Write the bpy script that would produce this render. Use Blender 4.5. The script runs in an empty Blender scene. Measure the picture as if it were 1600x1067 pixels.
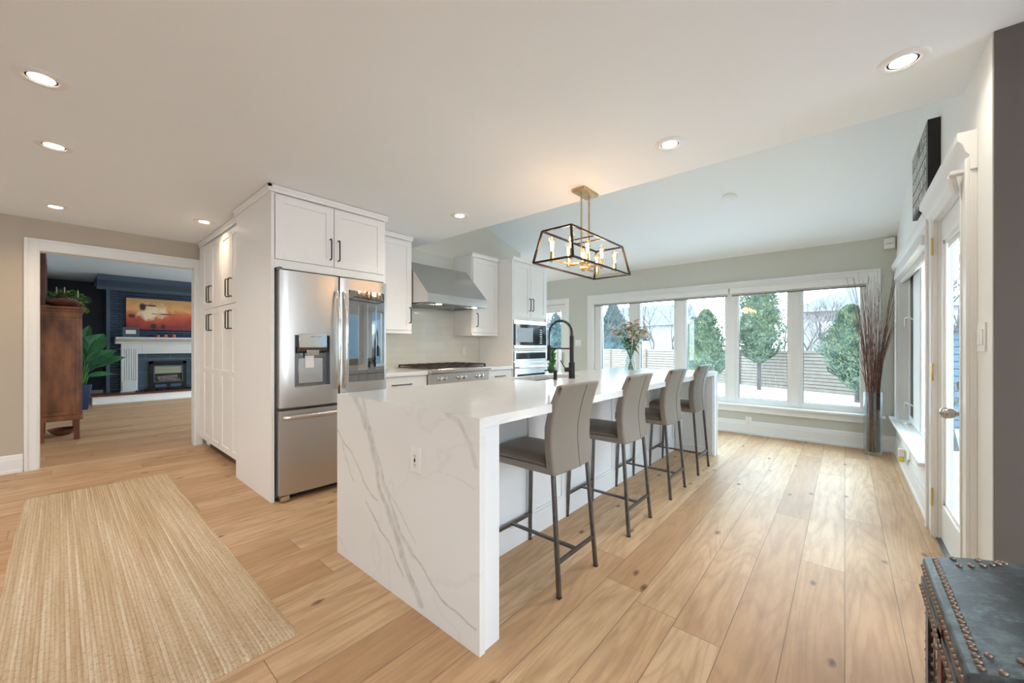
import bpy, bmesh, math, random
from mathutils import Vector, Matrix, noise
R = random.Random(7)
PI = math.pi
C = bpy.context.scene.collection
SC = bpy.context.scene

# ------------------------------------------------------------------ camera
F_PX = 606.0
YAW = math.atan(520 / 606.0)
CH = 1.2
cam = bpy.data.cameras.new('camera'); cam.sensor_width = 36; cam.lens = F_PX / 1600 * 36
cam.shift_y = 6.5 / 1600; cam.clip_start = 0.02; cam.clip_end = 300
co = bpy.data.objects.new('camera', cam); C.objects.link(co)
co.location = (0, 0, CH); co.rotation_euler = (PI / 2, 0, YAW)
SC.camera = co
def at(u, dz, v=None):
    """world position seen at photo column u, dz metres in front of the camera"""
    a = (u - 800) / F_PX; s, c = math.sin(YAW), math.cos(YAW)
    x, y = (-s + a * c) * dz, (c + a * s) * dz
    return (x, y) if v is None else (x, y, CH + (540 - v) / F_PX * dz)

# ------------------------------------------------------------------ world, exposure
w = bpy.data.worlds.new('sky'); SC.world = w; w.use_nodes = True
nt = w.node_tree; nt.nodes.clear()
out = nt.nodes.new('ShaderNodeOutputWorld'); bg = nt.nodes.new('ShaderNodeBackground')
tc = nt.nodes.new('ShaderNodeTexCoord'); sx = nt.nodes.new('ShaderNodeSeparateXYZ'); rp = nt.nodes.new('ShaderNodeValToRGB')
rp.color_ramp.elements[0].position = 0.0; rp.color_ramp.elements[0].color = (.86, .94, 1, 1)
rp.color_ramp.elements[1].position = 0.7; rp.color_ramp.elements[1].color = (.66, .82, 1, 1)
nt.links.new(tc.outputs['Generated'], sx.inputs[0]); nt.links.new(sx.outputs['Z'], rp.inputs[0])
nt.links.new(rp.outputs[0], bg.inputs[0]); bg.inputs[1].default_value = 8.9
nt.links.new(bg.outputs[0], out.inputs[0])
SC.view_settings.view_transform = 'Standard'; SC.view_settings.look = 'None'
SC.view_settings.gamma = 1; SC.view_settings.use_curve_mapping = False
SC.view_settings.exposure = 0.32
CAN_W = 36.0          # watts of each recessed ceiling light
BULB_E = 6.0
SC.cycles.max_bounces = 12; SC.cycles.diffuse_bounces = 6; SC.cycles.transparent_max_bounces = 24
SC.cycles.glossy_bounces = 5
SC.cycles.use_denoising = True
SC.cycles.sample_clamp_indirect = 6

# ------------------------------------------------------------------ materials
def mat(name, col, rough=.5, metal=0, spec=.5, bump=None, var=None, coat=0, emit=None, stretch=None, rvar=0):
    m = bpy.data.materials.new(name); m.use_nodes = True
    n = m.node_tree; b = n.nodes['Principled BSDF']
    b.inputs['Base Color'].default_value = (*col, 1); b.inputs['Roughness'].default_value = rough
    b.inputs['Metallic'].default_value = metal; b.inputs['Specular IOR Level'].default_value = spec
    b.inputs['Coat Weight'].default_value = coat; b.inputs['Coat Roughness'].default_value = .08
    if emit:
        b.inputs['Emission Color'].default_value = (*emit[0], 1); b.inputs['Emission Strength'].default_value = emit[1]
    if bump or var or rvar:
        t = n.nodes.new('ShaderNodeTexCoord'); mp = n.nodes.new('ShaderNodeMapping')
        n.links.new(t.outputs['Object'], mp.inputs[0])
        if stretch: mp.inputs['Scale'].default_value = stretch
    if bump:
        no = n.nodes.new('ShaderNodeTexNoise'); no.inputs['Scale'].default_value = bump[0]; no.inputs['Detail'].default_value = 4
        bp = n.nodes.new('ShaderNodeBump'); bp.inputs['Strength'].default_value = bump[1]; bp.inputs['Distance'].default_value = bump[2] if len(bump) > 2 else .002
        n.links.new(mp.outputs[0], no.inputs[0]); n.links.new(no.outputs[0], bp.inputs['Height']); n.links.new(bp.outputs[0], b.inputs['Normal'])
    if var:
        no = n.nodes.new('ShaderNodeTexNoise'); no.inputs['Scale'].default_value = var[0]; no.inputs['Detail'].default_value = 5
        r = n.nodes.new('ShaderNodeValToRGB'); r.color_ramp.elements[0].color = (*var[1], 1); r.color_ramp.elements[1].color = (*col, 1)
        r.color_ramp.elements[0].position = var[2] if len(var) > 2 else .35; r.color_ramp.elements[1].position = var[3] if len(var) > 3 else .65
        n.links.new(mp.outputs[0], no.inputs[0]); n.links.new(no.outputs[0], r.inputs[0]); n.links.new(r.outputs[0], b.inputs['Base Color'])
    return m
M = {}
M['cab'] = mat('white_cabinet_paint', (.88, .86, .83), .38, var=(2, (.865, .845, .815)))
M['cabi'] = mat('island_paint', (.78, .80, .82), .4, var=(2, (.77, .79, .81)))
M['trim'] = mat('white_trim_paint', (.83, .83, .81), .35, var=(3, (.81, .81, .79)))
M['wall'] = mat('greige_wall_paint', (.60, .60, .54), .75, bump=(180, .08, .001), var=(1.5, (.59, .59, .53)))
M['wall_lit'] = mat('lit_wall_paint', (.80, .805, .77), .7, bump=(180, .08, .001))  # right wall coloured paler to carry the light falling on it
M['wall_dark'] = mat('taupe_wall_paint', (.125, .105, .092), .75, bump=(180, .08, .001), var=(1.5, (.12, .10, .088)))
M['wall_navy'] = mat('navy_wall_paint', (.045, .058, .092), .55, bump=(150, .08, .001), var=(2, (.04, .052, .085)))
M['ceil'] = mat('ceiling_paint', (.86, .90, .915), .85, bump=(120, .06, .001), var=(1, (.85, .89, .905)))
M['sinksteel'] = mat('dull_sink_steel', (.20, .18, .155), .45, .7)
M['ceil_daycast'] = mat('ceiling_paint_daylight_cast', (.62, .75, .86), .85)  # blue daylight cast put into the ceiling colour
M['wall_cream'] = mat('cream_wall_paint', (.70, .665, .58), .75, bump=(180, .08, .001))
M['wall_warmcast'] = mat('wall_paint_lamp_cast', (.52, .45, .36), .75, bump=(180, .08, .001), var=(1.5, (.51, .44, .35)))  # greige wall tinted warm, lamp glow put into the colour
M['steel'] = mat('brushed_stainless', (.60, .58, .56), .24, 1, bump=(60, .06, .001), stretch=(1, 40, 1), rvar=0)
M['steelv'] = mat('brushed_stainless_door', (.56, .53, .50), .33, 1, bump=(5, .05, .002), stretch=(1, 2.2, .15))
M['steeld'] = mat('dark_steel', (.18, .18, .18), .35, .9)
M['chrome'] = mat('polished_steel', (.75, .74, .72), .12, 1)
M['nickel'] = mat('satin_nickel', (.55, .53, .5), .25, 1)
M['black'] = mat('black_metal', (.022, .02, .02), .38, .5)
M['gun'] = mat('gunmetal_stool_leg', (.17, .165, .16), .35, .9, var=(30, (.13, .125, .12)))
M['iron'] = mat('cast_iron', (.045, .032, .025), .6, bump=(200, .3))
M['plast'] = mat('white_plastic', (.82, .81, .78), .35)
M['dark'] = mat('dark_gap', (.012, .011, .01), .6)
M['toe'] = mat('brown_toe_kick', (.10, .055, .035), .6)
M['dglass'] = mat('dark_appliance_glass', (.012, .018, .022), .03, spec=1.0, coat=1)
M['dglass2'] = mat('black_oven_glass', (.012, .016, .02), .05, spec=.6)
M['dglass'].node_tree.nodes['Principled BSDF'].inputs['IOR'].default_value = 2.3
M['brass'] = mat('brushed_brass', (.56, .42, .25), .3, 1, var=(20, (.46, .33, .18)))
M['cage'] = mat('dark_bronze_cage', (.035, .022, .016), .4, .6)
M['gold'] = mat('bright_brass_hinge', (.75, .5, .2), .2, 1)
M['leather'] = mat('taupe_leather', (.235, .205, .172), .42, bump=(260, .15, .001), var=(3, (.22, .19, .16)))
M['leatherd'] = mat('dark_taupe_leather_seat', (.17, .14, .118), .36, bump=(260, .15, .001), var=(4, (.155, .128, .106)))
M['woodd'] = mat('stained_walnut', (.36, .125, .042), .38, bump=(30, .1), var=(3, (.12, .036, .013)), stretch=(3, 3, 1.0))
M['woodd2'] = mat('red_brown_moulding', (.16, .05, .03), .4, var=(8, (.08, .025, .016)))
M['terra'] = mat('glazed_terracotta', (.22, .075, .05), .25, var=(9, (.12, .04, .03)))
M['leaf'] = mat('green_leaf', (.07, .22, .035), .4, var=(6, (.03, .12, .02)))
M['leafb'] = mat('bright_leaf', (.15, .38, .05), .4, var=(9, (.07, .22, .03)))
M['leafd'] = mat('dark_leaf', (.03, .17, .05), .35, var=(3, (.008, .06, .035)))
M['petal'] = mat('cream_petal', (.93, .87, .79), .6, var=(20, (.88, .76, .67)))
M['twig'] = mat('brown_twig', (.17, .075, .045), .7, var=(25, (.09, .035, .022)))
M['twigl'] = mat('light_twig', (.34, .22, .16), .7, var=(25, (.2, .1, .07)))
M['navyg'] = mat('navy_glazed_pot', (.012, .03, .11), .2)
M['stone'] = mat('navy_painted_stone', (.022, .038, .065), .45, bump=(14, .8, .02), stretch=(1, 1, 3.5))
M['navyt'] = mat('navy_painted_trim', (.06, .10, .155), .4)
M['mantel'] = mat('grey_white_mantel', (.60, .63, .62), .4)
M['snow'] = mat('snow', (.50, .52, .55), .8, bump=(1.2, .4, .1), var=(.5, (.44, .47, .50)))
M['cedar'] = mat('cedar_foliage', (.20, .225, .125), .8, var=(5, (.050, .10, .080), .36, .62))
M['spruce'] = mat('spruce_foliage', (.12, .18, .17), .7, var=(2.5, (.06, .10, .11)))
M['bark'] = mat('bark', (.095, .075, .07), .9, var=(6, (.06, .045, .04)))
M['shingle'] = mat('grey_shingles', (.13, .14, .155), .9, bump=(12, .4), var=(14, (.10, .11, .125)))
M['brickp'] = mat('pale_brick', (.21, .185, .18), .9, var=(16, (.17, .15, .145)))
M['siding'] = mat('blue_grey_siding', (.085, .115, .14), .8, var=(3, (.07, .10, .125)))
M['white_s'] = mat('white_siding', (.26, .27, .28), .8, var=(3, (.24, .25, .26)))
M['ember'] = mat('orange_candle', (.75, .12, .03), .4, var=(20, (.35, .05, .02)))
M['log'] = mat('grey_log', (.22, .17, .15), .9, bump=(30, .5), var=(14, (.08, .06, .05)))
M['screen'] = mat('fly_screen', (.012, .03, .05), .5)
M['paper'] = mat('paper', (.72, .72, .68), .7)
M['yellow'] = mat('yellow_liquid', (.75, .68, .05), .3)
M['spiral'] = mat('spring_black', (.03, .03, .032), .4, .6)
M['rubber'] = mat('rubber_foot', (.02, .02, .02), .7)
M['blindf'] = mat('blind_fabric', (.62, .61, .56), .8, var=(40, (.56, .55, .5)))
M['lens'] = mat('lit_led_lens', (1, .95, .85), .4, emit=((1, .90, .74), 14))
M['filament'] = mat('glowing_filament', (1, .7, .4), .4, emit=((1, .62, .30), BULB_E * 9))
M['hoodlamp'] = mat('lit_hood_lamp', (1, .9, .7), .4, emit=((1, .82, .55), 22))

def nodes(m): return m.node_tree, m.node_tree.nodes['Principled BSDF']
def thin_glass(name, tint, refl=.06, rough=.0, cap=.6):
    m = bpy.data.materials.new(name); m.use_nodes = True; n = m.node_tree; n.nodes.clear()
    o = n.nodes.new('ShaderNodeOutputMaterial'); mx = n.nodes.new('ShaderNodeMixShader')
    t = n.nodes.new('ShaderNodeBsdfTransparent'); g = n.nodes.new('ShaderNodeBsdfGlossy'); fr = n.nodes.new('ShaderNodeFresnel')
    fr.inputs[0].default_value = 1.45; t.inputs[0].default_value = (*tint, 1); g.inputs['Roughness'].default_value = rough
    ad = n.nodes.new('ShaderNodeMath'); ad.operation = 'ADD'; ad.inputs[1].default_value = refl; ad.use_clamp = True
    mn = n.nodes.new('ShaderNodeMath'); mn.operation = 'MINIMUM'; mn.inputs[1].default_value = cap
    n.links.new(fr.outputs[0], ad.inputs[0]); n.links.new(ad.outputs[0], mn.inputs[0]); n.links.new(mn.outputs[0], mx.inputs[0]); n.links.new(t.outputs[0], mx.inputs[1]); n.links.new(g.outputs[0], mx.inputs[2])
    n.links.new(mx.outputs[0], o.inputs[0]); return m
M['glass'] = thin_glass('window_glass', (.93, .985, .98), 0, cap=.05)
M['vglass'] = thin_glass('vase_glass', (.93, .965, .98), .03, cap=.22)
M['bulbg'] = thin_glass('bulb_glass', (1, .93, .82), .02, cap=.3)

def setc(n, a, b): n.links.new(a, b)
def math_n(n, op, a, b=None, clamp=False):
    k = n.nodes.new('ShaderNodeMath'); k.operation = op; k.use_clamp = clamp
    for i, v in enumerate((a, b)):
        if v is None: continue
        if isinstance(v, (int, float)): k.inputs[i].default_value = v
        else: n.links.new(v, k.inputs[i])
    return k.outputs[0]
def mixc(n, f, a, b, mode='MIX'):
    k = n.nodes.new('ShaderNodeMix'); k.data_type = 'RGBA'; k.blend_type = mode
    if isinstance(f, (int, float)): k.inputs[0].default_value = f
    else: n.links.new(f, k.inputs[0])
    for i, v in ((6, a), (7, b)):
        if isinstance(v, tuple): k.inputs[i].default_value = (*v, 1)
        else: n.links.new(v, k.inputs[i])
    return k.outputs[2]
def ramp(n, f, stops):
    r = n.nodes.new('ShaderNodeValToRGB'); n.links.new(f, r.inputs[0]); e = r.color_ramp.elements
    while len(e) < len(stops): e.new(.5)
    for i, (p, c) in enumerate(stops): e[i].position = p; e[i].color = (*c, 1) if len(c) == 3 else c
    return r.outputs[0]
def comb(n, x, y, z):
    k = n.nodes.new('ShaderNodeCombineXYZ')
    for i, v in enumerate((x, y, z)):
        if isinstance(v, (int, float)): k.inputs[i].default_value = v
        else: n.links.new(v, k.inputs[i])
    return k.outputs[0]
def tex(n, kind, vec, **kw):
    k = n.nodes.new(kind); n.links.new(vec, k.inputs['Vector'])
    for a, v in kw.items(): k.inputs[a].default_value = v
    return k

def make_floor_mat():
    m = bpy.data.materials.new('oak_plank_floor'); m.use_nodes = True; n, b = nodes(m)
    t = n.nodes.new('ShaderNodeTexCoord'); s = n.nodes.new('ShaderNodeSeparateXYZ'); n.links.new(t.outputs['Object'], s.inputs[0])
    X, Y = s.outputs[0], s.outputs[1]; W = .187; L = 1.95
    row = math_n(n, 'FLOOR', math_n(n, 'DIVIDE', X, W))
    wn = n.nodes.new('ShaderNodeTexWhiteNoise'); wn.noise_dimensions = '1D'; n.links.new(row, wn.inputs['W'])
    yo = math_n(n, 'ADD', Y, math_n(n, 'MULTIPLY', wn.outputs[0], 7.3))
    pl = math_n(n, 'FLOOR', math_n(n, 'DIVIDE', yo, L))
    wn2 = n.nodes.new('ShaderNodeTexWhiteNoise'); wn2.noise_dimensions = '2D'; n.links.new(comb(n, row, pl, 0), wn2.inputs['Vector'])
    rnd = wn2.outputs[0]
    v1 = comb(n, math_n(n, 'MULTIPLY', X, 1), math_n(n, 'MULTIPLY', Y, .11), math_n(n, 'MULTIPLY', rnd, 37))
    g1 = tex(n, 'ShaderNodeTexNoise', v1, Scale=26, Detail=6, Roughness=.62)
    v2 = comb(n, X, math_n(n, 'MULTIPLY', Y, .13), math_n(n, 'MULTIPLY', rnd, 91))
    g2 = tex(n, 'ShaderNodeTexNoise', v2, Scale=3.6, Detail=1.2, Roughness=.4)
    wv = math_n(n, 'SINE', math_n(n, 'ADD', math_n(n, 'MULTIPLY', g2.outputs[0], 150), math_n(n, 'MULTIPLY', g1.outputs[0], 5)))          # cathedral rings
    wv = math_n(n, 'MULTIPLY', math_n(n, 'ADD', wv, 1), .5)
    base = ramp(n, rnd, [(0, (.47, .275, .14)), (.5, (.58, .365, .20)), (1, (.66, .455, .27))])
    c = mixc(n, math_n(n, 'MULTIPLY', math_n(n, 'POWER', wv, 4), .30), base, (.36, .20, .10))
    c = mixc(n, ramp(n, g1.outputs[0], [(.40, (0, 0, 0)), (.72, (.7, .7, .7))]), c, (.34, .195, .10))
    g3 = tex(n, 'ShaderNodeTexNoise', comb(n, X, math_n(n, 'MULTIPLY', Y, .35), rnd), Scale=2.2, Detail=3)
    c = mixc(n, ramp(n, g3.outputs[0], [(.55, (0, 0, 0)), (.8, (.35, .35, .35))]), c, (.42, .235, .12))
    vk = tex(n, 'ShaderNodeTexVoronoi', comb(n, X, math_n(n, 'MULTIPLY', Y, .5), 0), Scale=2.6)
    vk.voronoi_dimensions = '2D'
    kd = math_n(n, 'ADD', vk.outputs['Distance'], math_n(n, 'MULTIPLY', math_n(n, 'SUBTRACT', g1.outputs[0], .5), .11))
    c = mixc(n, ramp(n, kd, [(.0, (1, 1, 1)), (.022, (.75, .75, .75)), (.048, (0, 0, 0))]), c, (.13, .06, .03))
    fx = math_n(n, 'FRACT', math_n(n, 'DIVIDE', X, W)); fy = math_n(n, 'FRACT', math_n(n, 'DIVIDE', yo, L))
    dx = math_n(n, 'MULTIPLY', math_n(n, 'MINIMUM', fx, math_n(n, 'SUBTRACT', 1, fx)), W)
    dy = math_n(n, 'MULTIPLY', math_n(n, 'MINIMUM', fy, math_n(n, 'SUBTRACT', 1, fy)), L)
    d = math_n(n, 'MINIMUM', dx, dy)
    seam = ramp(n, math_n(n, 'MULTIPLY', d, 400), [(.25, (1, 1, 1)), (.8, (0, 0, 0))])
    c = mixc(n, math_n(n, 'MULTIPLY', seam, .8), c, (.10, .055, .03))
    n.links.new(c, b.inputs['Base Color'])
    b.inputs['Roughness'].default_value = .46; b.inputs['Specular IOR Level'].default_value = .38
    hh = math_n(n, 'SUBTRACT', math_n(n, 'MULTIPLY', g1.outputs[0], .25), seam)
    hh = math_n(n, 'SUBTRACT', hh, math_n(n, 'MULTIPLY', wv, .12))
    bp = n.nodes.new('ShaderNodeBump'); bp.inputs['Strength'].default_value = .32; bp.inputs['Distance'].default_value = .002
    n.links.new(hh, bp.inputs['Height']); n.links.new(bp.outputs[0], b.inputs['Normal'])
    return m
M['floor'] = make_floor_mat()

def make_rug_mat():
    m = bpy.data.materials.new('jute_braid'); m.use_nodes = True; n, b = nodes(m)
    t = n.nodes.new('ShaderNodeTexCoord'); s = n.nodes.new('ShaderNodeSeparateXYZ'); n.links.new(t.outputs['Object'], s.inputs[0])
    X, Y = s.outputs[0], s.outputs[1]
    ri = math_n(n, 'FLOOR', math_n(n, 'MULTIPLY', Y, 1 / .0135))
    wn = n.nodes.new('ShaderNodeTexWhiteNoise'); wn.noise_dimensions = '1D'; n.links.new(ri, wn.inputs['W'])
    a = tex(n, 'ShaderNodeTexNoise', comb(n, math_n(n, 'MULTIPLY', X, .25), math_n(n, 'MULTIPLY', Y, 9), math_n(n, 'MULTIPLY', wn.outputs[0], 3)), Scale=3, Detail=5, Roughness=.7)
    c = ramp(n, a.outputs[0], [(.3, (.50, .34, .19)), (.5, (.68, .51, .33)), (.68, (.82, .70, .52))])
    sp = tex(n, 'ShaderNodeTexNoise', comb(n, X, Y, 0), Scale=60, Detail=3)
    c = mixc(n, ramp(n, sp.outputs[0], [(.5, (0, 0, 0)), (.8, (.6, .6, .6))]), c, (.36, .21, .09))
    fy = math_n(n, 'FRACT', math_n(n, 'MULTIPLY', Y, 1 / .0135))
    hump = math_n(n, 'SINE', math_n(n, 'MULTIPLY', fy, PI))
    ph = math_n(n, 'ADD', math_n(n, 'MULTIPLY', X, 520), math_n(n, 'MULTIPLY', wn.outputs[0], 6))
    ph = math_n(n, 'ADD', ph, math_n(n, 'MULTIPLY', math_n(n, 'ABSOLUTE', math_n(n, 'SUBTRACT', fy, .5)), 5))
    br = math_n(n, 'ADD', math_n(n, 'MULTIPLY', math_n(n, 'SINE', ph), .5), .5)
    h = math_n(n, 'ADD', hump, math_n(n, 'MULTIPLY', br, .8))
    dk = ramp(n, h, [(0, (.55, .55, .55)), (.6, (0, 0, 0))])
    c = mixc(n, dk, c, (.22, .12, .05))
    n.links.new(c, b.inputs['Base Color']); b.inputs['Roughness'].default_value = .85
    bp = n.nodes.new('ShaderNodeBump'); bp.inputs['Strength'].default_value = .8; bp.inputs['Distance'].default_value = .004
    n.links.new(h, bp.inputs['Height']); n.links.new(bp.outputs[0], b.inputs['Normal'])
    return m
M['rug'] = make_rug_mat()

def make_quartz():
    m = bpy.data.materials.new('white_veined_quartz'); m.use_nodes = True; n, b = nodes(m)
    t = n.nodes.new('ShaderNodeTexCoord')
    no = tex(n, 'ShaderNodeTexNoise', t.outputs['Object'], Scale=1.1, Detail=5, Distortion=.6)
    d = math_n(n, 'ABSOLUTE', math_n(n, 'SUBTRACT', no.outputs[0], .5))
    f = ramp(n, d, [(0, (.13, .13, .13)), (.010, (0, 0, 0))])
    at_ = n.nodes.new('ShaderNodeAttribute'); at_.attribute_name = 'vein'
    c = mixc(n, f, (.80, .80, .79), (.5, .48, .45))
    fine = tex(n, 'ShaderNodeTexNoise', t.outputs['Object'], Scale=38, Detail=4)
    vf = math_n(n, 'MULTIPLY', at_.outputs['Fac'], math_n(n, 'ADD', math_n(n, 'MULTIPLY', fine.outputs[0], .9), .45), clamp=True)
    c = mixc(n, vf, c, (.40, .40, .39))
    n.links.new(c, b.inputs['Base Color']); b.inputs['Roughness'].default_value = .13; b.inputs['Specular IOR Level'].default_value = .55
    return m
M['quartz'] = make_quartz()

def make_tile():
    m = bpy.data.materials.new('glass_subway_tile'); m.use_nodes = True; n, b = nodes(m)
    t = n.nodes.new('ShaderNodeTexCoord'); s = n.nodes.new('ShaderNodeSeparateXYZ'); n.links.new(t.outputs['Object'], s.inputs[0])
    br = tex(n, 'ShaderNodeTexBrick', comb(n, s.outputs[1], s.outputs[2], 0), Scale=1)
    br.offset = .5
    for k, v in {'Mortar Size': .0016, 'Brick Width': .305, 'Row Height': .0775, 'Mortar Smooth': .2, 'Bias': 0}.items(): br.inputs[k].default_value = v
    br.inputs['Color1'].default_value = (.66, .635, .55, 1); br.inputs['Color2'].default_value = (.71, .685, .60, 1); br.inputs['Mortar'].default_value = (.80, .78, .72, 1)
    n.links.new(br.outputs[0], b.inputs['Base Color']); b.inputs['Roughness'].default_value = .07; b.inputs['Specular IOR Level'].default_value = .7
    nz = tex(n, 'ShaderNodeTexNoise', t.outputs['Object'], Scale=7)
    bp = n.nodes.new('ShaderNodeBump'); bp.inputs['Strength'].default_value = .35; bp.inputs['Distance'].default_value = .002; bp.invert = True
    n.links.new(math_n(n, 'ADD', br.outputs['Fac'], math_n(n, 'MULTIPLY', nz.outputs[0], .8)), bp.inputs['Height']); n.links.new(bp.outputs[0], b.inputs['Normal'])
    return m
M['tile'] = make_tile()

def make_navy_tile():
    m = bpy.data.materials.new('navy_slate_tile'); m.use_nodes = True; n, b = nodes(m)
    t = n.nodes.new('ShaderNodeTexCoord'); s = n.nodes.new('ShaderNodeSeparateXYZ'); n.links.new(t.outputs['Object'], s.inputs[0])
    br = tex(n, 'ShaderNodeTexBrick', comb(n, s.outputs[1], s.outputs[2], 0), Scale=1)
    for k, v in {'Mortar Size': .004, 'Brick Width': .42, 'Row Height': .3}.items(): br.inputs[k].default_value = v
    br.inputs['Color1'].default_value = (.035, .07, .10, 1); br.inputs['Color2'].default_value = (.045, .085, .12, 1); br.inputs['Mortar'].default_value = (.14, .18, .2, 1)
    n.links.new(br.outputs[0], b.inputs['Base Color']); b.inputs['Roughness'].default_value = .3
    return m
M['navytile'] = make_navy_tile()

def make_ledger():
    m = bpy.data.materials.new('navy_ledger_stone'); m.use_nodes = True; n, b = nodes(m)
    t = n.nodes.new('ShaderNodeTexCoord'); s = n.nodes.new('ShaderNodeSeparateXYZ'); n.links.new(t.outputs['Object'], s.inputs[0])
    br = tex(n, 'ShaderNodeTexBrick', comb(n, s.outputs[1], s.outputs[2], 0), Scale=1)
    for k, v in {'Mortar Size': .008, 'Brick Width': .42, 'Row Height': .055, 'Mortar Smooth': .6}.items(): br.inputs[k].default_value = v
    br.inputs['Color1'].default_value = (.03, .06, .11, 1); br.inputs['Color2'].default_value = (.045, .08, .14, 1); br.inputs['Mortar'].default_value = (.008, .012, .022, 1)
    n.links.new(br.outputs[0], b.inputs['Base Color']); b.inputs['Roughness'].default_value = .4
    nz = tex(n, 'ShaderNodeTexNoise', comb(n, s.outputs[0], math_n(n, 'MULTIPLY', s.outputs[1], .5), math_n(n, 'MULTIPLY', s.outputs[2], 3)), Scale=14)
    bp = n.nodes.new('ShaderNodeBump'); bp.inputs['Strength'].default_value = 1; bp.inputs['Distance'].default_value = .03
    n.links.new(math_n(n, 'SUBTRACT', nz.outputs[0], br.outputs['Fac']), bp.inputs['Height']); n.links.new(bp.outputs[0], b.inputs['Normal'])
    return m
M['ledger'] = make_ledger()

def make_painting():
    m = bpy.data.materials.new('abstract_canvas'); m.use_nodes = True; n, b = nodes(m)
    t = n.nodes.new('ShaderNodeTexCoord'); s = n.nodes.new('ShaderNodeSeparateXYZ'); n.links.new(t.outputs['Object'], s.inputs[0])
    Y, Z = s.outputs[1], s.outputs[2]
    nz = tex(n, 'ShaderNodeTexNoise', t.outputs['Object'], Scale=2.6, Detail=6, Roughness=.6, Distortion=.8)
    zz = math_n(n, 'ADD', Z, math_n(n, 'MULTIPLY', math_n(n, 'SUBTRACT', nz.outputs[0], .5), .55))
    c = ramp(n, math_n(n, 'DIVIDE', zz, .66), [(.05, (.22, .03, .03)), (.35, (.48, .075, .045)), (.55, (.62, .16, .06)), (.72, (.78, .42, .16)), (.95, (.62, .34, .14))])
    def blob(cy, cz, ry, rz, hard):
        dy = math_n(n, 'DIVIDE', math_n(n, 'SUBTRACT', Y, cy), ry); dz = math_n(n, 'DIVIDE', math_n(n, 'SUBTRACT', Z, cz), rz)
        r = math_n(n, 'ADD', math_n(n, 'MULTIPLY', dy, dy), math_n(n, 'MULTIPLY', dz, dz))
        nn = tex(n, 'ShaderNodeTexNoise', t.outputs['Object'], Scale=9, Detail=5)
        r = math_n(n, 'ADD', r, math_n(n, 'MULTIPLY', math_n(n, 'SUBTRACT', nn.outputs[0], .5), 3.2))
        return ramp(n, r, [(.0, (1, 1, 1)), (hard, (.8, .8, .8)), (1, (0, 0, 0))])
    c = mixc(n, blob(.42, .40, .30, .22, .3), c, (.86, .74, .50))
    c = mixc(n, blob(.26, .50, .07, .09, .5), c, (.05, .025, .03)); c = mixc(n, blob(.40, .55, .13, .03, .5), c, (.10, .04, .04))
    c = mixc(n, blob(.08, .30, .07, .05, .5), c, (.10, .03, .03)); c = mixc(n, blob(.62, .36, .2, .018, .5), c, (.12, .04, .03))
    c = mixc(n, blob(.44, .08, .06, .08, .5), c, (.03, .015, .02)); c = mixc(n, blob(.60, .07, .05, .06, .5), c, (.03, .015, .02))
    n.links.new(c, b.inputs['Base Color']); b.inputs['Roughness'].default_value = .5
    return m
M['painting'] = make_painting()

def make_trunk_mat():
    m = bpy.data.materials.new('worn_black_leather'); m.use_nodes = True; n, b = nodes(m)
    t = n.nodes.new('ShaderNodeTexCoord')
    a = tex(n, 'ShaderNodeTexNoise', t.outputs['Object'], Scale=5, Detail=8, Roughness=.7, Distortion=.5)
    c = ramp(n, a.outputs[0], [(.35, (.004, .006, .008)), (.5, (.014, .02, .025)), (.66, (.09, .115, .13))])
    a2 = tex(n, 'ShaderNodeTexNoise', t.outputs['Object'], Scale=13, Detail=9, Roughness=.8)
    c = mixc(n, ramp(n, a2.outputs[0], [(.52, (0, 0, 0)), (.62, (.85, .85, .85))]), c, (.10, .135, .15))
    c = mixc(n, ramp(n, a2.outputs[0], [(.36, (1, 1, 1)), (.44, (0, 0, 0))]), c, (.006, .006, .007))
    n.links.new(c, b.inputs['Base Color']); b.inputs['Roughness'].default_value = .32
    bp = n.nodes.new('ShaderNodeBump'); bp.inputs['Strength'].default_value = .5; bp.inputs['Distance'].default_value = .004
    n.links.new(a2.outputs[0], bp.inputs['Height']); n.links.new(bp.outputs[0], b.inputs['Normal'])
    return m
M['trunk'] = make_trunk_mat()
M['trunks'] = mat('cracked_hide_side', (.62, .62, .60), .7, bump=(25, .9, .01), var=(9, (.035, .022, .02), .44, .56), stretch=(1, 3, .8))
M['stud'] = mat('nailhead', (.26, .19, .15), .32, .9)
M['rust'] = mat('red_brown_inner_hide', (.14, .03, .02), .45, var=(8, (.03, .01, .008)))

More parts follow.
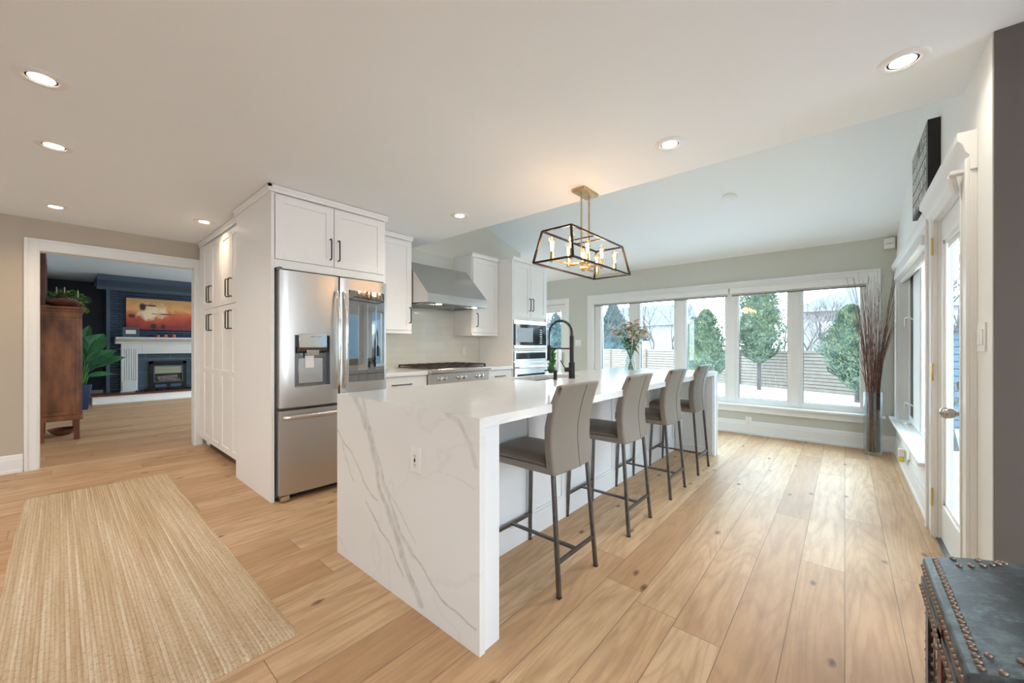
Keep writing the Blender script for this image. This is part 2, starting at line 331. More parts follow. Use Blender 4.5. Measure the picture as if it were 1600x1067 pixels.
# ------------------------------------------------------------------ mesh helpers
class MB:
    def __init__(s): s.bm = bmesh.new()
    def face(s, vs):
        try: return s.bm.faces.new(vs)
        except ValueError: return None
    def box(s, x0, x1, y0, y1, z0, z1):
        if x0 > x1: x0, x1 = x1, x0
        if y0 > y1: y0, y1 = y1, y0
        if z0 > z1: z0, z1 = z1, z0
        v = [s.bm.verts.new(p) for p in ((x0, y0, z0), (x1, y0, z0), (x1, y1, z0), (x0, y1, z0), (x0, y0, z1), (x1, y0, z1), (x1, y1, z1), (x0, y1, z1))]
        for f in ((3, 2, 1, 0), (4, 5, 6, 7), (0, 1, 5, 4), (1, 2, 6, 5), (2, 3, 7, 6), (3, 0, 4, 7)): s.bm.faces.new([v[i] for i in f])
        return s
    def f(s, ax, c, u0, u1, z0, z1, d0, d1):
        """box on a face: ax 'x' faces +x at x=c (u=y); 'y' faces -y at y=c (u=x); 'X' faces -x at x=c"""
        if ax == 'x': return s.box(c + d0, c + d1, u0, u1, z0, z1)
        if ax == 'X': return s.box(c - d0, c - d1, u0, u1, z0, z1)
        return s.box(u0, u1, c - d0, c - d1, z0, z1)
    def bar(s, p0, p1, w, h=None, up=(0, 0, 1)):
        h = h or w; p0, p1 = Vector(p0), Vector(p1); d = (p1 - p0).normalized(); up = Vector(up)
        if abs(d.dot(up)) > .98: up = Vector((0, 1, 0))
        a = d.cross(up).normalized(); b = a.cross(d).normalized()
        v = []
        for p in (p0, p1):
            for (i, j) in ((-1, -1), (1, -1), (1, 1), (-1, 1)): v.append(s.bm.verts.new(p + a * i * w / 2 + b * j * h / 2))
        for f in ((0, 1, 2, 3), (7, 6, 5, 4), (0, 4, 5, 1), (1, 5, 6, 2), (2, 6, 7, 3), (3, 7, 4, 0)): s.bm.faces.new([v[i] for i in f])
        return s
    def tube(s, pts, r, seg=10, caps=True, flat=1.0, up=(0, 0, 1)):
        pts = [Vector(p) for p in pts]; n = len(pts)
        if not isinstance(r, (list, tuple)): r = [r] * n
        rings = []; ref = None
        for i, p in enumerate(pts):
            d = (pts[min(i + 1, n - 1)] - pts[max(i - 1, 0)])
            d = d.normalized() if d.length > 1e-9 else Vector((0, 0, 1))
            if ref is None:
                ref = Vector(up) if abs(d.dot(Vector(up))) < .95 else Vector((1, 0, 0))
            a = d.cross(ref)
            if a.length < 1e-4: a = d.cross(Vector((0, 1, 0)))
            a.normalize(); b = a.cross(d).normalized(); ref = b
            rings.append([s.bm.verts.new(p + (a * math.cos(2 * PI * k / seg) + b * math.sin(2 * PI * k / seg) * flat) * r[i]) for k in range(seg)])
        for i in range(n - 1):
            for k in range(seg):
                s.face((rings[i][k], rings[i][(k + 1) % seg], rings[i + 1][(k + 1) % seg], rings[i + 1][k]))
        if caps and seg > 2:
            s.face(rings[0][::-1]); s.face(rings[-1])
        return s
    def lathe(s, cx, cy, prof, seg=28, caps=True):
        rings = []
        for (r, z) in prof:
            rings.append([s.bm.verts.new((cx + r * math.cos(2 * PI * k / seg), cy + r * math.sin(2 * PI * k / seg), z)) for k in range(seg)])
        for i in range(len(prof) - 1):
            for k in range(seg): s.face((rings[i][k], rings[i][(k + 1) % seg], rings[i + 1][(k + 1) % seg], rings[i + 1][k]))
        if caps: s.face(rings[0][::-1]); s.face(rings[-1])
        return s
    def prism(s, poly, ax, a, b):
        """poly 2D, extruded along ax between a and b. ax 'x': (y,z); 'y': (x,z); 'z': (x,y)"""
        def P(p, t): return (t, p[0], p[1]) if ax == 'x' else (p[0], t, p[1]) if ax == 'y' else (p[0], p[1], t)
        A = [s.bm.verts.new(P(p, a)) for p in poly]; B = [s.bm.verts.new(P(p, b)) for p in poly]; n = len(poly)
        for i in range(n): s.face((A[i], A[(i + 1) % n], B[(i + 1) % n], B[i]))
        s.face(A[::-1]); s.face(B); return s
    def poly(s, pts): s.face([s.bm.verts.new(p) for p in pts]); return s
    def leaf(s, base, d, L, W, bend=.25, nrm=None, seg=4):
        base = Vector(base); d = Vector(d).normalized()
        side = d.cross(Vector((0, 0, 1)))
        if side.length < .05: side = Vector((1, 0, 0))
        side.normalize()
        if nrm is not None: side = d.cross(Vector(nrm)).normalized()
        up = side.cross(d).normalized(); rows = []
        for i in range(seg + 1):
            t = i / seg; p = base + d * L * t - Vector((0, 0, 1)) * bend * L * t * t
            ww = W * math.sin(PI * min(1, .08 + .92 * t) ** .8) * .5 if i < seg else 0.0005
            rows.append([s.bm.verts.new(p + side * ww + up * ww * .3), s.bm.verts.new(p - up * 0.0), s.bm.verts.new(p - side * ww + up * ww * .3)])
        for i in range(seg):
            for k in range(2): s.face((rows[i][k], rows[i][k + 1], rows[i + 1][k + 1], rows[i + 1][k]))
        return s
    def build(s, name, m, parent=None, smooth=False, bevel=0, bseg=2, solid=0, recalc=True):
        if recalc: bmesh.ops.recalc_face_normals(s.bm, faces=s.bm.faces)
        me = bpy.data.meshes.new(name)
        if parent is not None:
            off = root_loc(parent)
            bmesh.ops.translate(s.bm, verts=s.bm.verts, vec=-off)
        s.bm.to_mesh(me); s.bm.free()
        for mm in (m if isinstance(m, list) else [m]): me.materials.append(M[mm] if isinstance(mm, str) else mm)
        if smooth:
            me.shade_smooth(); me.set_sharp_from_angle(angle=math.radians(38))
        o = bpy.data.objects.new(name, me); C.objects.link(o)
        if parent is not None: o.parent = parent
        if bevel:
            bv = o.modifiers.new('bevel', 'BEVEL'); bv.width = bevel; bv.segments = bseg; bv.limit_method = 'ANGLE'; bv.angle_limit = math.radians(40)
            if not smooth: me.shade_smooth(); me.set_sharp_from_angle(angle=math.radians(30))
        if solid:
            so = o.modifiers.new('solid', 'SOLIDIFY'); so.thickness = solid
        return o
def root_loc(o):
    v = Vector((0, 0, 0))
    while o is not None: v = v + o.location; o = o.parent
    return v
def thing(name, label, cat, loc=(0, 0, 0), group=None, kind=None):
    o = bpy.data.objects.new(name, None); o.empty_display_size = .05; C.objects.link(o); o.location = loc
    if kind: o['kind'] = kind
    else: tag(o, label, cat, group)
    return o
def tag(o, label, cat, group=None, kind=None):
    o['label'] = label; o['category'] = cat
    if group: o['group'] = group
    if kind: o['kind'] = kind
    return o
def struct(o): o['kind'] = 'structure'; return o
def dup(root, loc, label=None):
    r = root.copy(); C.objects.link(r); r.location = loc
    if label: r['label'] = label
    for ch in list(root.children):
        c = ch.copy(); C.objects.link(c); c.parent = r
        for g in ch.children:
            d = g.copy(); C.objects.link(d); d.parent = c
    return r
def text_mesh(name, body, size, m, parent, loc, rot, ext=.001, align='CENTER', sx=1):
    cu = bpy.data.curves.new(name, 'FONT'); cu.body = body; cu.size = size; cu.extrude = ext; cu.align_x = align; cu.align_y = 'CENTER'
    t = bpy.data.objects.new(name + '_tmp', cu); C.objects.link(t)
    bpy.context.view_layer.update()
    me = bpy.data.meshes.new_from_object(t.evaluated_get(bpy.context.evaluated_depsgraph_get()))
    bpy.data.objects.remove(t)
    me.transform(Matrix.Diagonal((sx, 1, 1, 1))); me.transform(rot.to_4x4()); me.transform(Matrix.Translation(Vector(loc) - (root_loc(parent) if parent else Vector())))
    me.materials.clear(); me.materials.append(M[m]); me.name = name
    o = bpy.data.objects.new(name, me); C.objects.link(o); o.parent = parent
    return o
def shaker(mb, ax, c, u0, u1, z0, z1, rail=.06, t=.02, rec=.008, mids=()):
    mb.f(ax, c, u0 + rail * .5, u1 - rail * .5, z0 + rail * .5, z1 - rail * .5, 0, t - rec)
    mb.f(ax, c, u0, u0 + rail, z0, z1, 0, t); mb.f(ax, c, u1 - rail, u1, z0, z1, 0, t)
    mb.f(ax, c, u0 + rail, u1 - rail, z0, z0 + rail, 0, t); mb.f(ax, c, u0 + rail, u1 - rail, z1 - rail, z1, 0, t)
    for z in mids: mb.f(ax, c, u0 + rail, u1 - rail, z - rail / 2, z + rail / 2, 0, t)
    return mb
def pull(parent, ax, c, u, z0, z1, horiz=False, r=.0055, out=.032, m='black'):
    """black bar pull: two posts and a grip"""
    mb = MB()
    def P(a, z, d):
        if ax == 'x': return (c + d, a, z)
        return (a, c - d, z)
    if horiz: pts = [P(z0, u, 0), P(z0, u, out * .8), P(z0 + .008, u, out), P(z1 - .008, u, out), P(z1, u, out * .8), P(z1, u, 0)]
    else: pts = [P(u, z0, 0), P(u, z0, out * .8), P(u, z0 + .008, out), P(u, z1 - .008, out), P(u, z1, out * .8), P(u, z1, 0)]
    mb.tube(pts, r, 8); return mb.build('handle', m, parent, smooth=True)

# ================================================================== SETTING
CZ = 2.43; WX = .44; WY = 6.10; DX = -5.95; KX = -4.10; SOFF = 2.88; K = .28
FRZ = 2.68                                   # far room ceiling height
struct(MB().box(-13.3, 2.7, -3.2, WY, -.10, 0).build('floor', 'floor'))
# flat ceiling + soffit face
struct(MB().box(-6.07, 2.7, -3.2, SOFF, CZ, CZ + .12).build('ceiling', 'ceil'))
zv = lambda y: CZ + K * (WY - y)
mb = MB()
mb.prism([(SOFF - .14, CZ + .12), (SOFF, CZ + .12), (SOFF, zv(SOFF) + .1), (SOFF - .14, zv(SOFF) + .1)], 'x', -7.0, .56)
struct(mb.build('wall_soffit', 'ceil'))
mb = MB().prism([(SOFF - .1, zv(SOFF - .1)), (WY + .2, zv(WY + .2)), (WY + .2, zv(WY + .2) + .1), (SOFF - .1, zv(SOFF - .1) + .1)], 'x', -7.0, .62)
struct(mb.build('ceiling', 'ceil'))
struct(MB().box(-13.4, -6.07, -.3, 4.3, FRZ, FRZ + .1).build('ceiling', 'ceil_daycast'))

# window wall y = 6.10 : opening x -3.34..0.21, z .415..1.995 ; patio door opening x -4.75..-3.93, z 0..1.97
mb = MB(); T = .16
mb.box(.21, .60, WY, WY + T, 0, CZ + .15).box(-3.93, -3.34, WY, WY + T, 0, CZ + .15).box(-7.0, -4.75, WY, WY + T, 0, CZ + .15)
mb.box(-3.34, .21, WY, WY + T, 0, .40).box(-3.34, .21, WY, WY + T, 1.995, CZ + .15).box(-4.75, -3.93, WY, WY + T, 1.97, CZ + .15)
struct(mb.build('wall_window', 'wall'))
# right wall x=.44 (thickness to .60): door opening y 2.79..3.56 z<1.97 ; window opening y 3.90..5.89 z .41..2.0
mb = MB()
H = 3.6
mb.prism([(5.89, 0), (WY, 0), (WY, zv(WY) + .05), (5.89, zv(5.89) + .05)], 'x', WX, .56)
mb.prism([(3.56, 2.0), (5.89, 2.0), (5.89, zv(5.89) + .05), (3.56, zv(3.56) + .05)], 'x', WX, .56)
mb.box(WX, .50, 3.56, 3.90, 0, 2.0).box(WX, .55, 3.90, 5.89, 0, .385)
mb.prism([(2.79, 1.985), (3.56, 1.985), (3.56, zv(3.56) + .05), (2.79, zv(2.79) + .05)], 'x', WX, .60)
mb.box(WX, .60, 2.50, 2.79, 0, 3.4).box(WX, .60, 2.386, 2.50, 0, CZ + .05)
struct(mb.build('wall_right', 'wall_lit'))
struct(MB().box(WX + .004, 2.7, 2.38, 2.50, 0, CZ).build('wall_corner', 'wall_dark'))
mb = MB().box(2.6, 2.7, -3.2, -2.9, 0, CZ).box(2.6, 2.7, -1.2, .8, 0, CZ).box(2.6, 2.7, 2.1, 2.38, 0, CZ)
for a, b in ((-2.9, -1.2), (.8, 2.1)): mb.box(2.6, 2.7, a, b, 0, .25).box(2.6, 2.7, a, b, 2.25, CZ)
struct(mb.build('wall_side', 'wall'))
for i, (a, b) in enumerate(((-2.9, -1.2), (.8, 2.1))):
    mb = MB().box(2.58, 2.6, a - .08, a, .17, 2.33).box(2.58, 2.6, b, b + .08, .17, 2.33).box(2.58, 2.6, a, b, 2.25, 2.33).box(2.56, 2.6, a, b, .17, .25).box(2.62, 2.66, (a + b) / 2 - .03, (a + b) / 2 + .03, .25, 2.25); struct(mb.build('window_%d' % (i + 5), 'trim'))  # added unseen windows, letting side daylight into the kitchen
mb = MB(); bz0, bz1 = .3, 2.2; ops = [(-4.9, -4.3)]; xx = -6.07
for a, b in ops + [(2.7, 2.7)]: mb.box(xx, a, -3.3, -3.2, 0, CZ); xx = b
for a, b in ops: mb.box(a, b, -3.3, -3.2, 0, bz0).box(a, b, -3.3, -3.2, bz1, CZ)
struct(mb.build('wall_back', 'wall'))
for i, (a, b) in enumerate(ops):
    mb = MB()
    mb.box(a - .08, a, -3.2, -3.18, bz0 - .08, bz1 + .08).box(b, b + .08, -3.2, -3.18, bz0 - .08, bz1 + .08).box(a, b, -3.2, -3.18, bz1, bz1 + .08).box(a, b, -3.2, -3.16, bz0 - .08, bz0)
    mb.box((a + b) / 2 - .03, (a + b) / 2 + .03, -3.27, -3.23, bz0, bz1); struct(mb.build('window_%d' % (i + 3), 'trim'))  # added unseen window, fill daylight from behind
# kitchen wall x=-4.10 y 1.9..5.0
mb = MB().box(-4.22, KX, 1.75, SOFF, 0, CZ).prism([(SOFF, 0), (5.0, 0), (5.0, zv(5.0) + .05), (SOFF, zv(SOFF) + .05)], 'x', -4.22, KX)
struct(mb.build('wall_kitchen', 'wall_cream'))
struct(MB().box(KX, KX + .008, 2.01, 4.024, .90, 2.405).build('wall_backsplash', 'tile'))
mb = MB().box(-7.0, -6.9, 3.0, 3.4, 0, 4.0).box(-7.0, -6.9, 5.9, WY, 0, 4.0).box(-7.0, -6.9, 3.4, 5.9, 0, .2).box(-7.0, -6.9, 3.4, 5.9, 2.5, 4.0)  # unseen opening added here to throw daylight onto the vault
struct(mb.build('wall_nook', 'wall'))
struct(MB().box(-6.07, -4.22, 1.75, 1.85, 0, CZ).build('wall_pantry', 'wall'))
# doorway wall
mb = MB().box(-6.07, DX, -3.2, -.146, 0, CZ).box(-6.07, DX, 1.066, 1.75, 0, CZ).box(-6.07, DX, -.146, 1.066, 2.141, CZ)
mb.box(-6.07, -6.0, -.13, 1.75, CZ, FRZ)
struct(mb.build('wall_doorway', 'wall_warmcast'))
# far room
struct(MB().box(-13.4, -6.07, -.32, -.20, 0, FRZ).build('wall_living_left', 'wall'))
struct(MB().box(-13.4, -13.3, -.20, 4.3, 0, FRZ).build('wall_living_back', 'wall_navy'))
mb = MB().box(-13.3, -12.0, .66, 2.75, 0, FRZ)
struct(mb.build('wall_chimney', 'ledger'))
mb = MB().box(-13.3, -11.0, 4.2, 4.3, 0, FRZ).box(-8.0, -6.07, 4.2, 4.3, 0, FRZ).box(-11.0, -8.0, 4.2, 4.3, 0, .25).box(-11.0, -8.0, 4.2, 4.3, 2.5, FRZ)  # opening added out of view to light the far room
struct(mb.build('wall_living_right', 'wall'))
# moulding above chimney breast
mb = MB()
mb.prism([(-12.0, 2.40), (-11.93, 2.40), (-11.90, 2.46), (-11.72, 2.54), (-11.60, 2.56), (-11.60, FRZ), (-12.0, FRZ)], 'y', .50, 2.9)
mb.box(-13.0, -12.0, .50, .66, 2.54, FRZ)
struct(mb.build('trim_1', 'navyt'))
struct(MB().box(-12.02, -11.985, .645, .70, .19, 2.40).build('trim_2', 'navyt'))

# ---- baseboards
def baseprof(d):  # (depth, z) profile of 0.18 m board
    return [(0, 0), (.022, 0), (.022, .025), (.016, .035), (.016, .13), (.012, .145), (.010, .165), (.004, .18), (0, .18)]
struct(MB().prism([(WY - p[0], p[1]) for p in baseprof(0)], 'x', -3.84, WX).build('baseboard_window', 'trim'))
struct(MB().prism([(WX - p[0], p[1]) for p in baseprof(0)], 'y', 3.76, WY - .02).build('baseboard_right', 'trim'))
struct(MB().prism([(DX + p[0] * .9, p[1] * .95) for p in baseprof(0)], 'y', -3.2, -.23).build('baseboard_doorway', 'trim'))

# ---- doorway casing
mb = MB()
mb.box(DX, DX + .02, -.225, -.13, 0, 2.235).box(DX, DX + .02, 1.05, 1.13, 0, 2.235).box(DX, DX + .02, -.13, 1.05, 2.125, 2.235)
mb.box(DX + .02, DX + .028, -.225, -.20, 0, 2.235).box(DX + .02, DX + .028, -.2, 1.13, 2.21, 2.235)
mb.box(DX + .02, DX + .025, -.155, -.14, 0, 2.15).box(DX + .02, DX + .025, 1.06, 1.072, 0, 2.15).box(DX + .02, DX + .025, -.14, 1.06, 2.135, 2.15)
mb.box(-6.08, DX + .002, -.145, -.129, 0, 2.14).box(-6.08, DX + .002, 1.049, 1.065, 0, 2.14).box(-6.08, DX + .002, -.13, 1.05, 2.124, 2.14)
struct(mb.build('trim_3', 'trim', bevel=.002))

# ---- big window
win = thing('window_1', '', '', (-1.56, WY, .41), kind='structure')
mb = MB()
c0 = WY - .022
mb.box(-3.454, -3.34, c0, WY, .40, 2.08).box(.21, .309, c0, WY, .40, 2.08).box(-3.34, .21, c0, WY, 1.995, 2.08)
mb.box(-3.454, .309, c0 - .01, c0, 2.055, 2.08).box(-3.454, -3.43, c0 - .008, c0, .4, 2.06).box(.285, .309, c0 - .008, c0, .4, 2.06)
mb.build('casing', 'trim', win, bevel=.003)
mb = MB().box(-3.50, .347, WY - .075, WY + .10, .375, .402).box(-3.43, .30, WY - .024, WY, .30, .375).box(-3.43, .30, WY - .034, WY - .02, .295, .315)
mb.build('sill', 'trim', win, bevel=.006)
panes = [(-3.217, -2.705), (-2.521, -1.988), (-1.811, -1.287), (-1.121, -.563), (-.404, .150)]
fy = WY + .03; zb, zt = .478, 1.93
mb = MB()
xs = [-3.34] + [v for p in panes for v in p] + [.21]
for i in range(0, len(xs), 2): mb.box(xs[i], xs[i + 1], fy, fy + .09, .402, 1.995)
for p in panes: mb.box(p[0], p[1], fy, fy + .09, .402, zb).box(p[0], p[1], fy, fy + .09, zt, 1.995)
for i in range(2, len(xs) - 1, 2):      # raised centre post on each mullion
    c = (xs[i] + xs[i + 1]) / 2; mb.box(c - .045, c + .045, fy - .012, fy, .43, 1.96)
mb.build('window_frame', 'trim', win, bevel=.003)
for p in panes:
    mb = MB().box(p[0] - .004, p[0] + .006, fy + .02, fy + .06, zb, zt).box(p[1] - .006, p[1] + .004, fy + .02, fy + .06, zb, zt)
    mb.box(p[0], p[1], fy + .02, fy + .06, zb - .004, zb + .006); mb.build('glazing_seal', 'steeld', win)
    MB().box(p[0], p[1], fy + .045, fy + .051, zb, zt).build('pane', 'glass', win)
def roller(x0, x1, z1, label):
    t = thing('roller_blind', label, 'blind', ((x0 + x1) / 2, WY - .03, z1))
    MB().box(x0, x1, WY - .06, WY + .025, z1 - .072, z1).build('cassette', 'plast', t, bevel=.005)
    MB().box(x0 + .02, x1 - .02, WY - .01, WY + .0, z1 - .10, z1 - .072).build('fabric', 'blindf', t)
    MB().box(x0 + .02, x1 - .02, WY - .018, WY + .002, z1 - .108, z1 - .096).build('hem_bar', 'steeld', t)
roller(-3.335, -1.228, 1.993, 'wide white roller blind rolled up over the left half of the long window')
roller(-1.212, .205, 1.993, 'rolled up white roller blind over the right half of the long window')

# ---- right window (window_2)
w2 = thing('window_2', '', '', (WX, 4.9, .41), kind='structure')
mb = MB()
mb.box(WX - .02, WX, 5.89, 6.075, .41, 2.0).box(WX - .02, WX, 3.76, 3.90, .41, 2.0)
mb.prism([(WX, 1.965), (WX - .022, 1.965), (WX - .022, 2.03), (WX - .03, 2.04), (WX - .045, 2.07), (WX - .045, 2.095), (WX, 2.095)], 'y', 3.765, 6.085)
mb.build('casing', 'trim', w2, bevel=.002)
mb = MB().box(WX + .001, .535, 3.902, 5.888, .386, .411).box(.375, WX, 3.765, 6.075, .385, .412).box(WX - .018, WX, 3.765, 6.075, .30, .385)
mb.build('sill', 'trim', w2, bevel=.005)
mb = MB().box(WX, .553, 5.872, 5.89, .41, 2.0).box(WX, .54, 3.90, 3.915, .41, 2.0).box(WX, .553, 3.9, 5.89, 1.985, 2.0)
fx = .515
pan2 = [(5.44, 5.80), (4.20, 4.98)]
mb.box(fx, fx + .036, 5.80, 5.875, .41, 1.99).box(fx, fx + .036, 4.98, 5.44, .41, 1.99).box(fx, fx + .036, 3.915, 4.20, .41, 1.99)
mb.box(fx - .01, fx, 5.0, 5.40, .43, 1.97)
for p in pan2: mb.box(fx, fx + .036, p[0], p[1], .41, .47).box(fx, fx + .036, p[0], p[1], 1.93, 1.99)
mb.build('window_frame', 'trim', w2, bevel=.003)
MB().box(fx + .01, fx + .014, 5.44, 5.80, .47, 1.93).build('insect_screen', 'screen', w2)
MB().box(fx + .02, fx + .026, 4.20, 4.98, .47, 1.93).build('pane', 'glass', w2)
for z in (1.46, .60):
    MB().tube([(fx, 5.50, z), (fx - .03, 5.52, z + .02), (fx - .045, 5.62, z + .02), (fx - .045, 5.66, z - .02), (fx - .045, 5.66, z - .06)], .008, 8).build('latch', 'plast', w2, smooth=True)
MB().tube([(.50, 5.55, .418), (.46, 5.50, .43), (.46, 5.38, .43)], .009, 8).build('crank_handle', 'plast', w2, smooth=True)
t = thing('roller_blind', 'white roller blind rolled up at the top of the right hand side window', 'blind', (.47, 4.9, 1.98))
MB().box(.40, .50, 3.92, 5.86, 1.90, 1.98).build('cassette', 'plast', t, bevel=.012)
MB().tube([(.47, 3.93, 1.885), (.47, 5.84, 1.885)], .024, 12).build('fabric_roll', 'blindf', t, smooth=True)

# ---- right glass door (door_1)
d1 = thing('door_1', '', '', (WX, 3.17, 0), kind='structure')
mb = MB()
mb.box(WX - .022, WX, 3.56, 3.76, 0, 2.03).box(WX - .022, WX, 2.61, 2.80, 0, 2.03)
mb.box(WX - .034, WX - .022, 3.725, 3.76, 0, 2.03).box(WX - .034, WX - .022, 2.61, 2.64, 0, 2.03).box(WX - .028, WX - .022, 3.58, 3.60, 0, 2.0).box(WX - .028, WX - .022, 2.76, 2.78, 0, 2.0)
mb.prism([(WX, 1.975), (WX - .022, 1.975), (WX - .024, 2.04), (WX - .036, 2.055), (WX - .045, 2.09), (WX - .06, 2.11), (WX - .06, 2.145), (WX, 2.145)], 'y', 2.60, 3.77)
mb.box(WX, .50, 3.545, 3.56, 0, 1.985).box(WX, .60, 2.79, 2.80, 0, 1.985).box(WX, .60, 2.80, 3.545, 1.97, 1.985)
mb.build('casing', 'trim', d1, bevel=.002)
mb = MB(); q0, q1 = WX + .012, WX + .042; g0, g1, h0, h1 = 2.90, 3.40, .24, 1.84
mb.box(q0, q1, 2.803, g0, .012, 1.966).box(q0, q1, g1, 3.542, .012, 1.966).box(q0, q1, g0, g1, .012, h0).box(q0, q1, g0, g1, h1, 1.966)
mb.build('door_leaf', 'trim', d1, bevel=.002)
mb = MB()
for a in (0, 1):
    s0 = .018 - a * .009; e = .012 + a * .022
    mb.box(q0 - s0, q0, g0 - .015 + e, g0 + .012 + e, h0, h1).box(q0 - s0, q0, g1 - .012 - e, g1 + .015 - e, h0, h1)
    mb.box(q0 - s0, q0, g0, g1, h0 - .015 + e, h0 + .012 + e).box(q0 - s0, q0, g0, g1, h1 - .012 - e, h1 + .015 - e)
mb.build('glazing_bead', 'trim', d1, bevel=.003)
MB().box(q0 + .018, q0 + .024, g0, g1, h0, h1).build('pane', 'glass', d1)
mb = MB().box(q0 - .0, q0 + .016, g0 + .05, g1 - .05, h1 - .075, h1 - .035)
mb.build('blind_headrail', 'plast', d1)
MB().box(WX - .012, .6, 2.80, 3.545, 0, .011).build('threshold', 'steeld', d1)
for z in (1.818, 1.035, .255):
    mb = MB().box(WX - .026, WX - .022, 3.553, 3.566, z - .052, z + .052)
    mb.tube([(WX - .026, 3.552, z - .055), (WX - .026, 3.552, z + .055)], .0055, 8); mb.build('hinge', 'gold', d1, smooth=True)
mb = MB()
def xl(mb, cy, cz, prof, seg=20):    # lathe about the x axis: prof (r, x)
    rings = [[mb.bm.verts.new((x, cy + r * math.cos(2 * PI * k / seg), cz + r * math.sin(2 * PI * k / seg))) for k in range(seg)] for (r, x) in prof]
    for i in range(len(prof) - 1):
        for k in range(seg): mb.face((rings[i][k], rings[i][(k + 1) % seg], rings[i + 1][(k + 1) % seg], rings[i + 1][k]))
    mb.face(rings[0][::-1]); mb.face(rings[-1]); return mb
q = q0
xl(mb, 2.85, .868, [(.033, q), (.033, q - .008), (.014, q - .012), (.012, q - .035), (.014, q - .04), (.024, q - .05), (.029, q - .065), (.028, q - .08), (.018, q - .092), (.004, q - .097)])
mb.build('door_knob', 'nickel', d1, smooth=True)
mb = xl(MB(), 2.85, 1.005, [(.030, q), (.030, q - .012), (.022, q - .015), (.022, q - .018)]); mb.box(q - .038, q - .015, 2.845, 2.855, .985, 1.025)
mb.build('deadbolt', 'nickel', d1, smooth=True)
mb = MB().box(q - .02, q, 2.82, 2.84, 1.80, 1.812).box(q - .02, q - .012, 2.82, 2.88, 1.80, 1.812); mb.build('door_catch', 'nickel', d1)
mb = MB().box(WX - .07, WX - .025, 2.68, 2.73, 1.99, 2.005).tube([(WX - .06, 2.72, 1.99), (WX - .03, 2.86, 1.955)], .014, 8); mb.build('door_closer', 'plast', d1, smooth=True)

# ---- patio door (door_2) in window wall
d2 = thing('door_2', '', '', (-4.34, WY, 0), kind='structure')
mb = MB().box(-3.93, -3.839, WY - .022, WY, 0, 2.07).box(-4.84, -4.75, WY - .022, WY, 0, 2.07).box(-4.75, -3.93, WY - .022, WY, 1.975, 2.07)
mb.build('casing', 'trim', d2, bevel=.003)
mb = MB().box(-4.745, -4.62, WY + .03, WY + .075, .01, 1.965).box(-4.045, -3.935, WY + .03, WY + .075, .01, 1.965).box(-4.62, -4.045, WY + .03, WY + .075, .01, .22).box(-4.62, -4.045, WY + .03, WY + .075, 1.85, 1.965)
mb.build('door_leaf', 'trim', d2, bevel=.003)
MB().box(-4.62, -4.045, WY + .048, WY + .054, .22, 1.85).build('pane', 'glass', d2)
MB().box(-4.62, -4.045, WY + .015, WY + .03, 1.82, 1.88).build('blind_headrail', 'plast', d2, bevel=.004)
MB().box(-4.02, -3.99, WY, WY + .03, .87, 1.07).build('door_handle', 'nickel', d2, bevel=.006)

# ================================================================== LIGHT FITTINGS
def can(x, y, label, tilt=0, e=None, col=(1, .92, .82)):
    t = thing('recessed_light', label, 'ceiling light', (x, y, CZ), 'added fill lights behind the camera' if 'behind the camera' in label else 'recessed ceiling lights')
    mb = MB(); seg = 32
    mb.lathe(x, y, [(.052, CZ + .03), (.052, CZ - .006), (.058, CZ - .009), (.080, CZ - .006), (.086, CZ - .001), (.086, CZ + .0)], seg, caps=False)
    mb.build('trim_ring', 'plast', t, smooth=True)
    mb = MB(); mb.lathe(x, y, [(.001, CZ - .001), (.043, CZ - .001), (.043, CZ - .0045), (.001, CZ - .0045)], 24, caps=False)
    mb.build('lens', 'lens', t)
    MB().lathe(x, y, [(.0432, CZ + .001), (.0432, CZ - .0035), (.0515, CZ - .0035), (.0515, CZ + .001)], 24, caps=False).build('gap_ring', 'dark', t)
    l = bpy.data.lights.new('downlight', 'SPOT'); l.energy = e or CAN_W; l.spot_size = math.radians(150); l.spot_blend = 1.0; l.color = col; l.shadow_soft_size = .045
    lo = bpy.data.objects.new('downlight', l); C.objects.link(lo); lo.location = (0, 0, -.012); lo.parent = t
    return t
can(-2.80, -.055, 'largest recessed light, top left of the ceiling')
can(-3.69, -.025, 'second recessed light down the left row, above the rug')
can(-5.30, -.025, 'recessed light nearest the beige doorway wall', col=(1, .76, .50))
can(-4.82, .93, 'small recessed light right beside the tall pantry doors', e=15, col=(1, .76, .50))
can(-2.76, 2.46, 'recessed light between the range hood and the chandelier')
can(-.81, 2.42, 'recessed light to the right of the chandelier')
can(.19, 2.37, 'recessed light nearest the glass door wall', e=15)
for p in ((-1.3, -.9), (.5, -.2), (-.6, 1.0), (1.5, 1.2), (1.6, -1.4)):
    if p == (-.6, 1.0): continue
    can(p[0], p[1], 'added recessed fill light behind the camera position')  # added downlights out of view, there to brighten the ceiling

# ================================================================== EXTERIOR
G = -.85
struct(MB().box(-60, 60, -40, 70, G - .3, G).build('ground', 'snow'))
mb = MB().box(-3.5, 6, 9.5, 14.2, G, G + .02)
pm = mat('snowy_paving', (.13, .16, .175), .7, var=(.9, (.5, .52, .55), .42, .52))
struct(mb.build('trim_patio', pm))
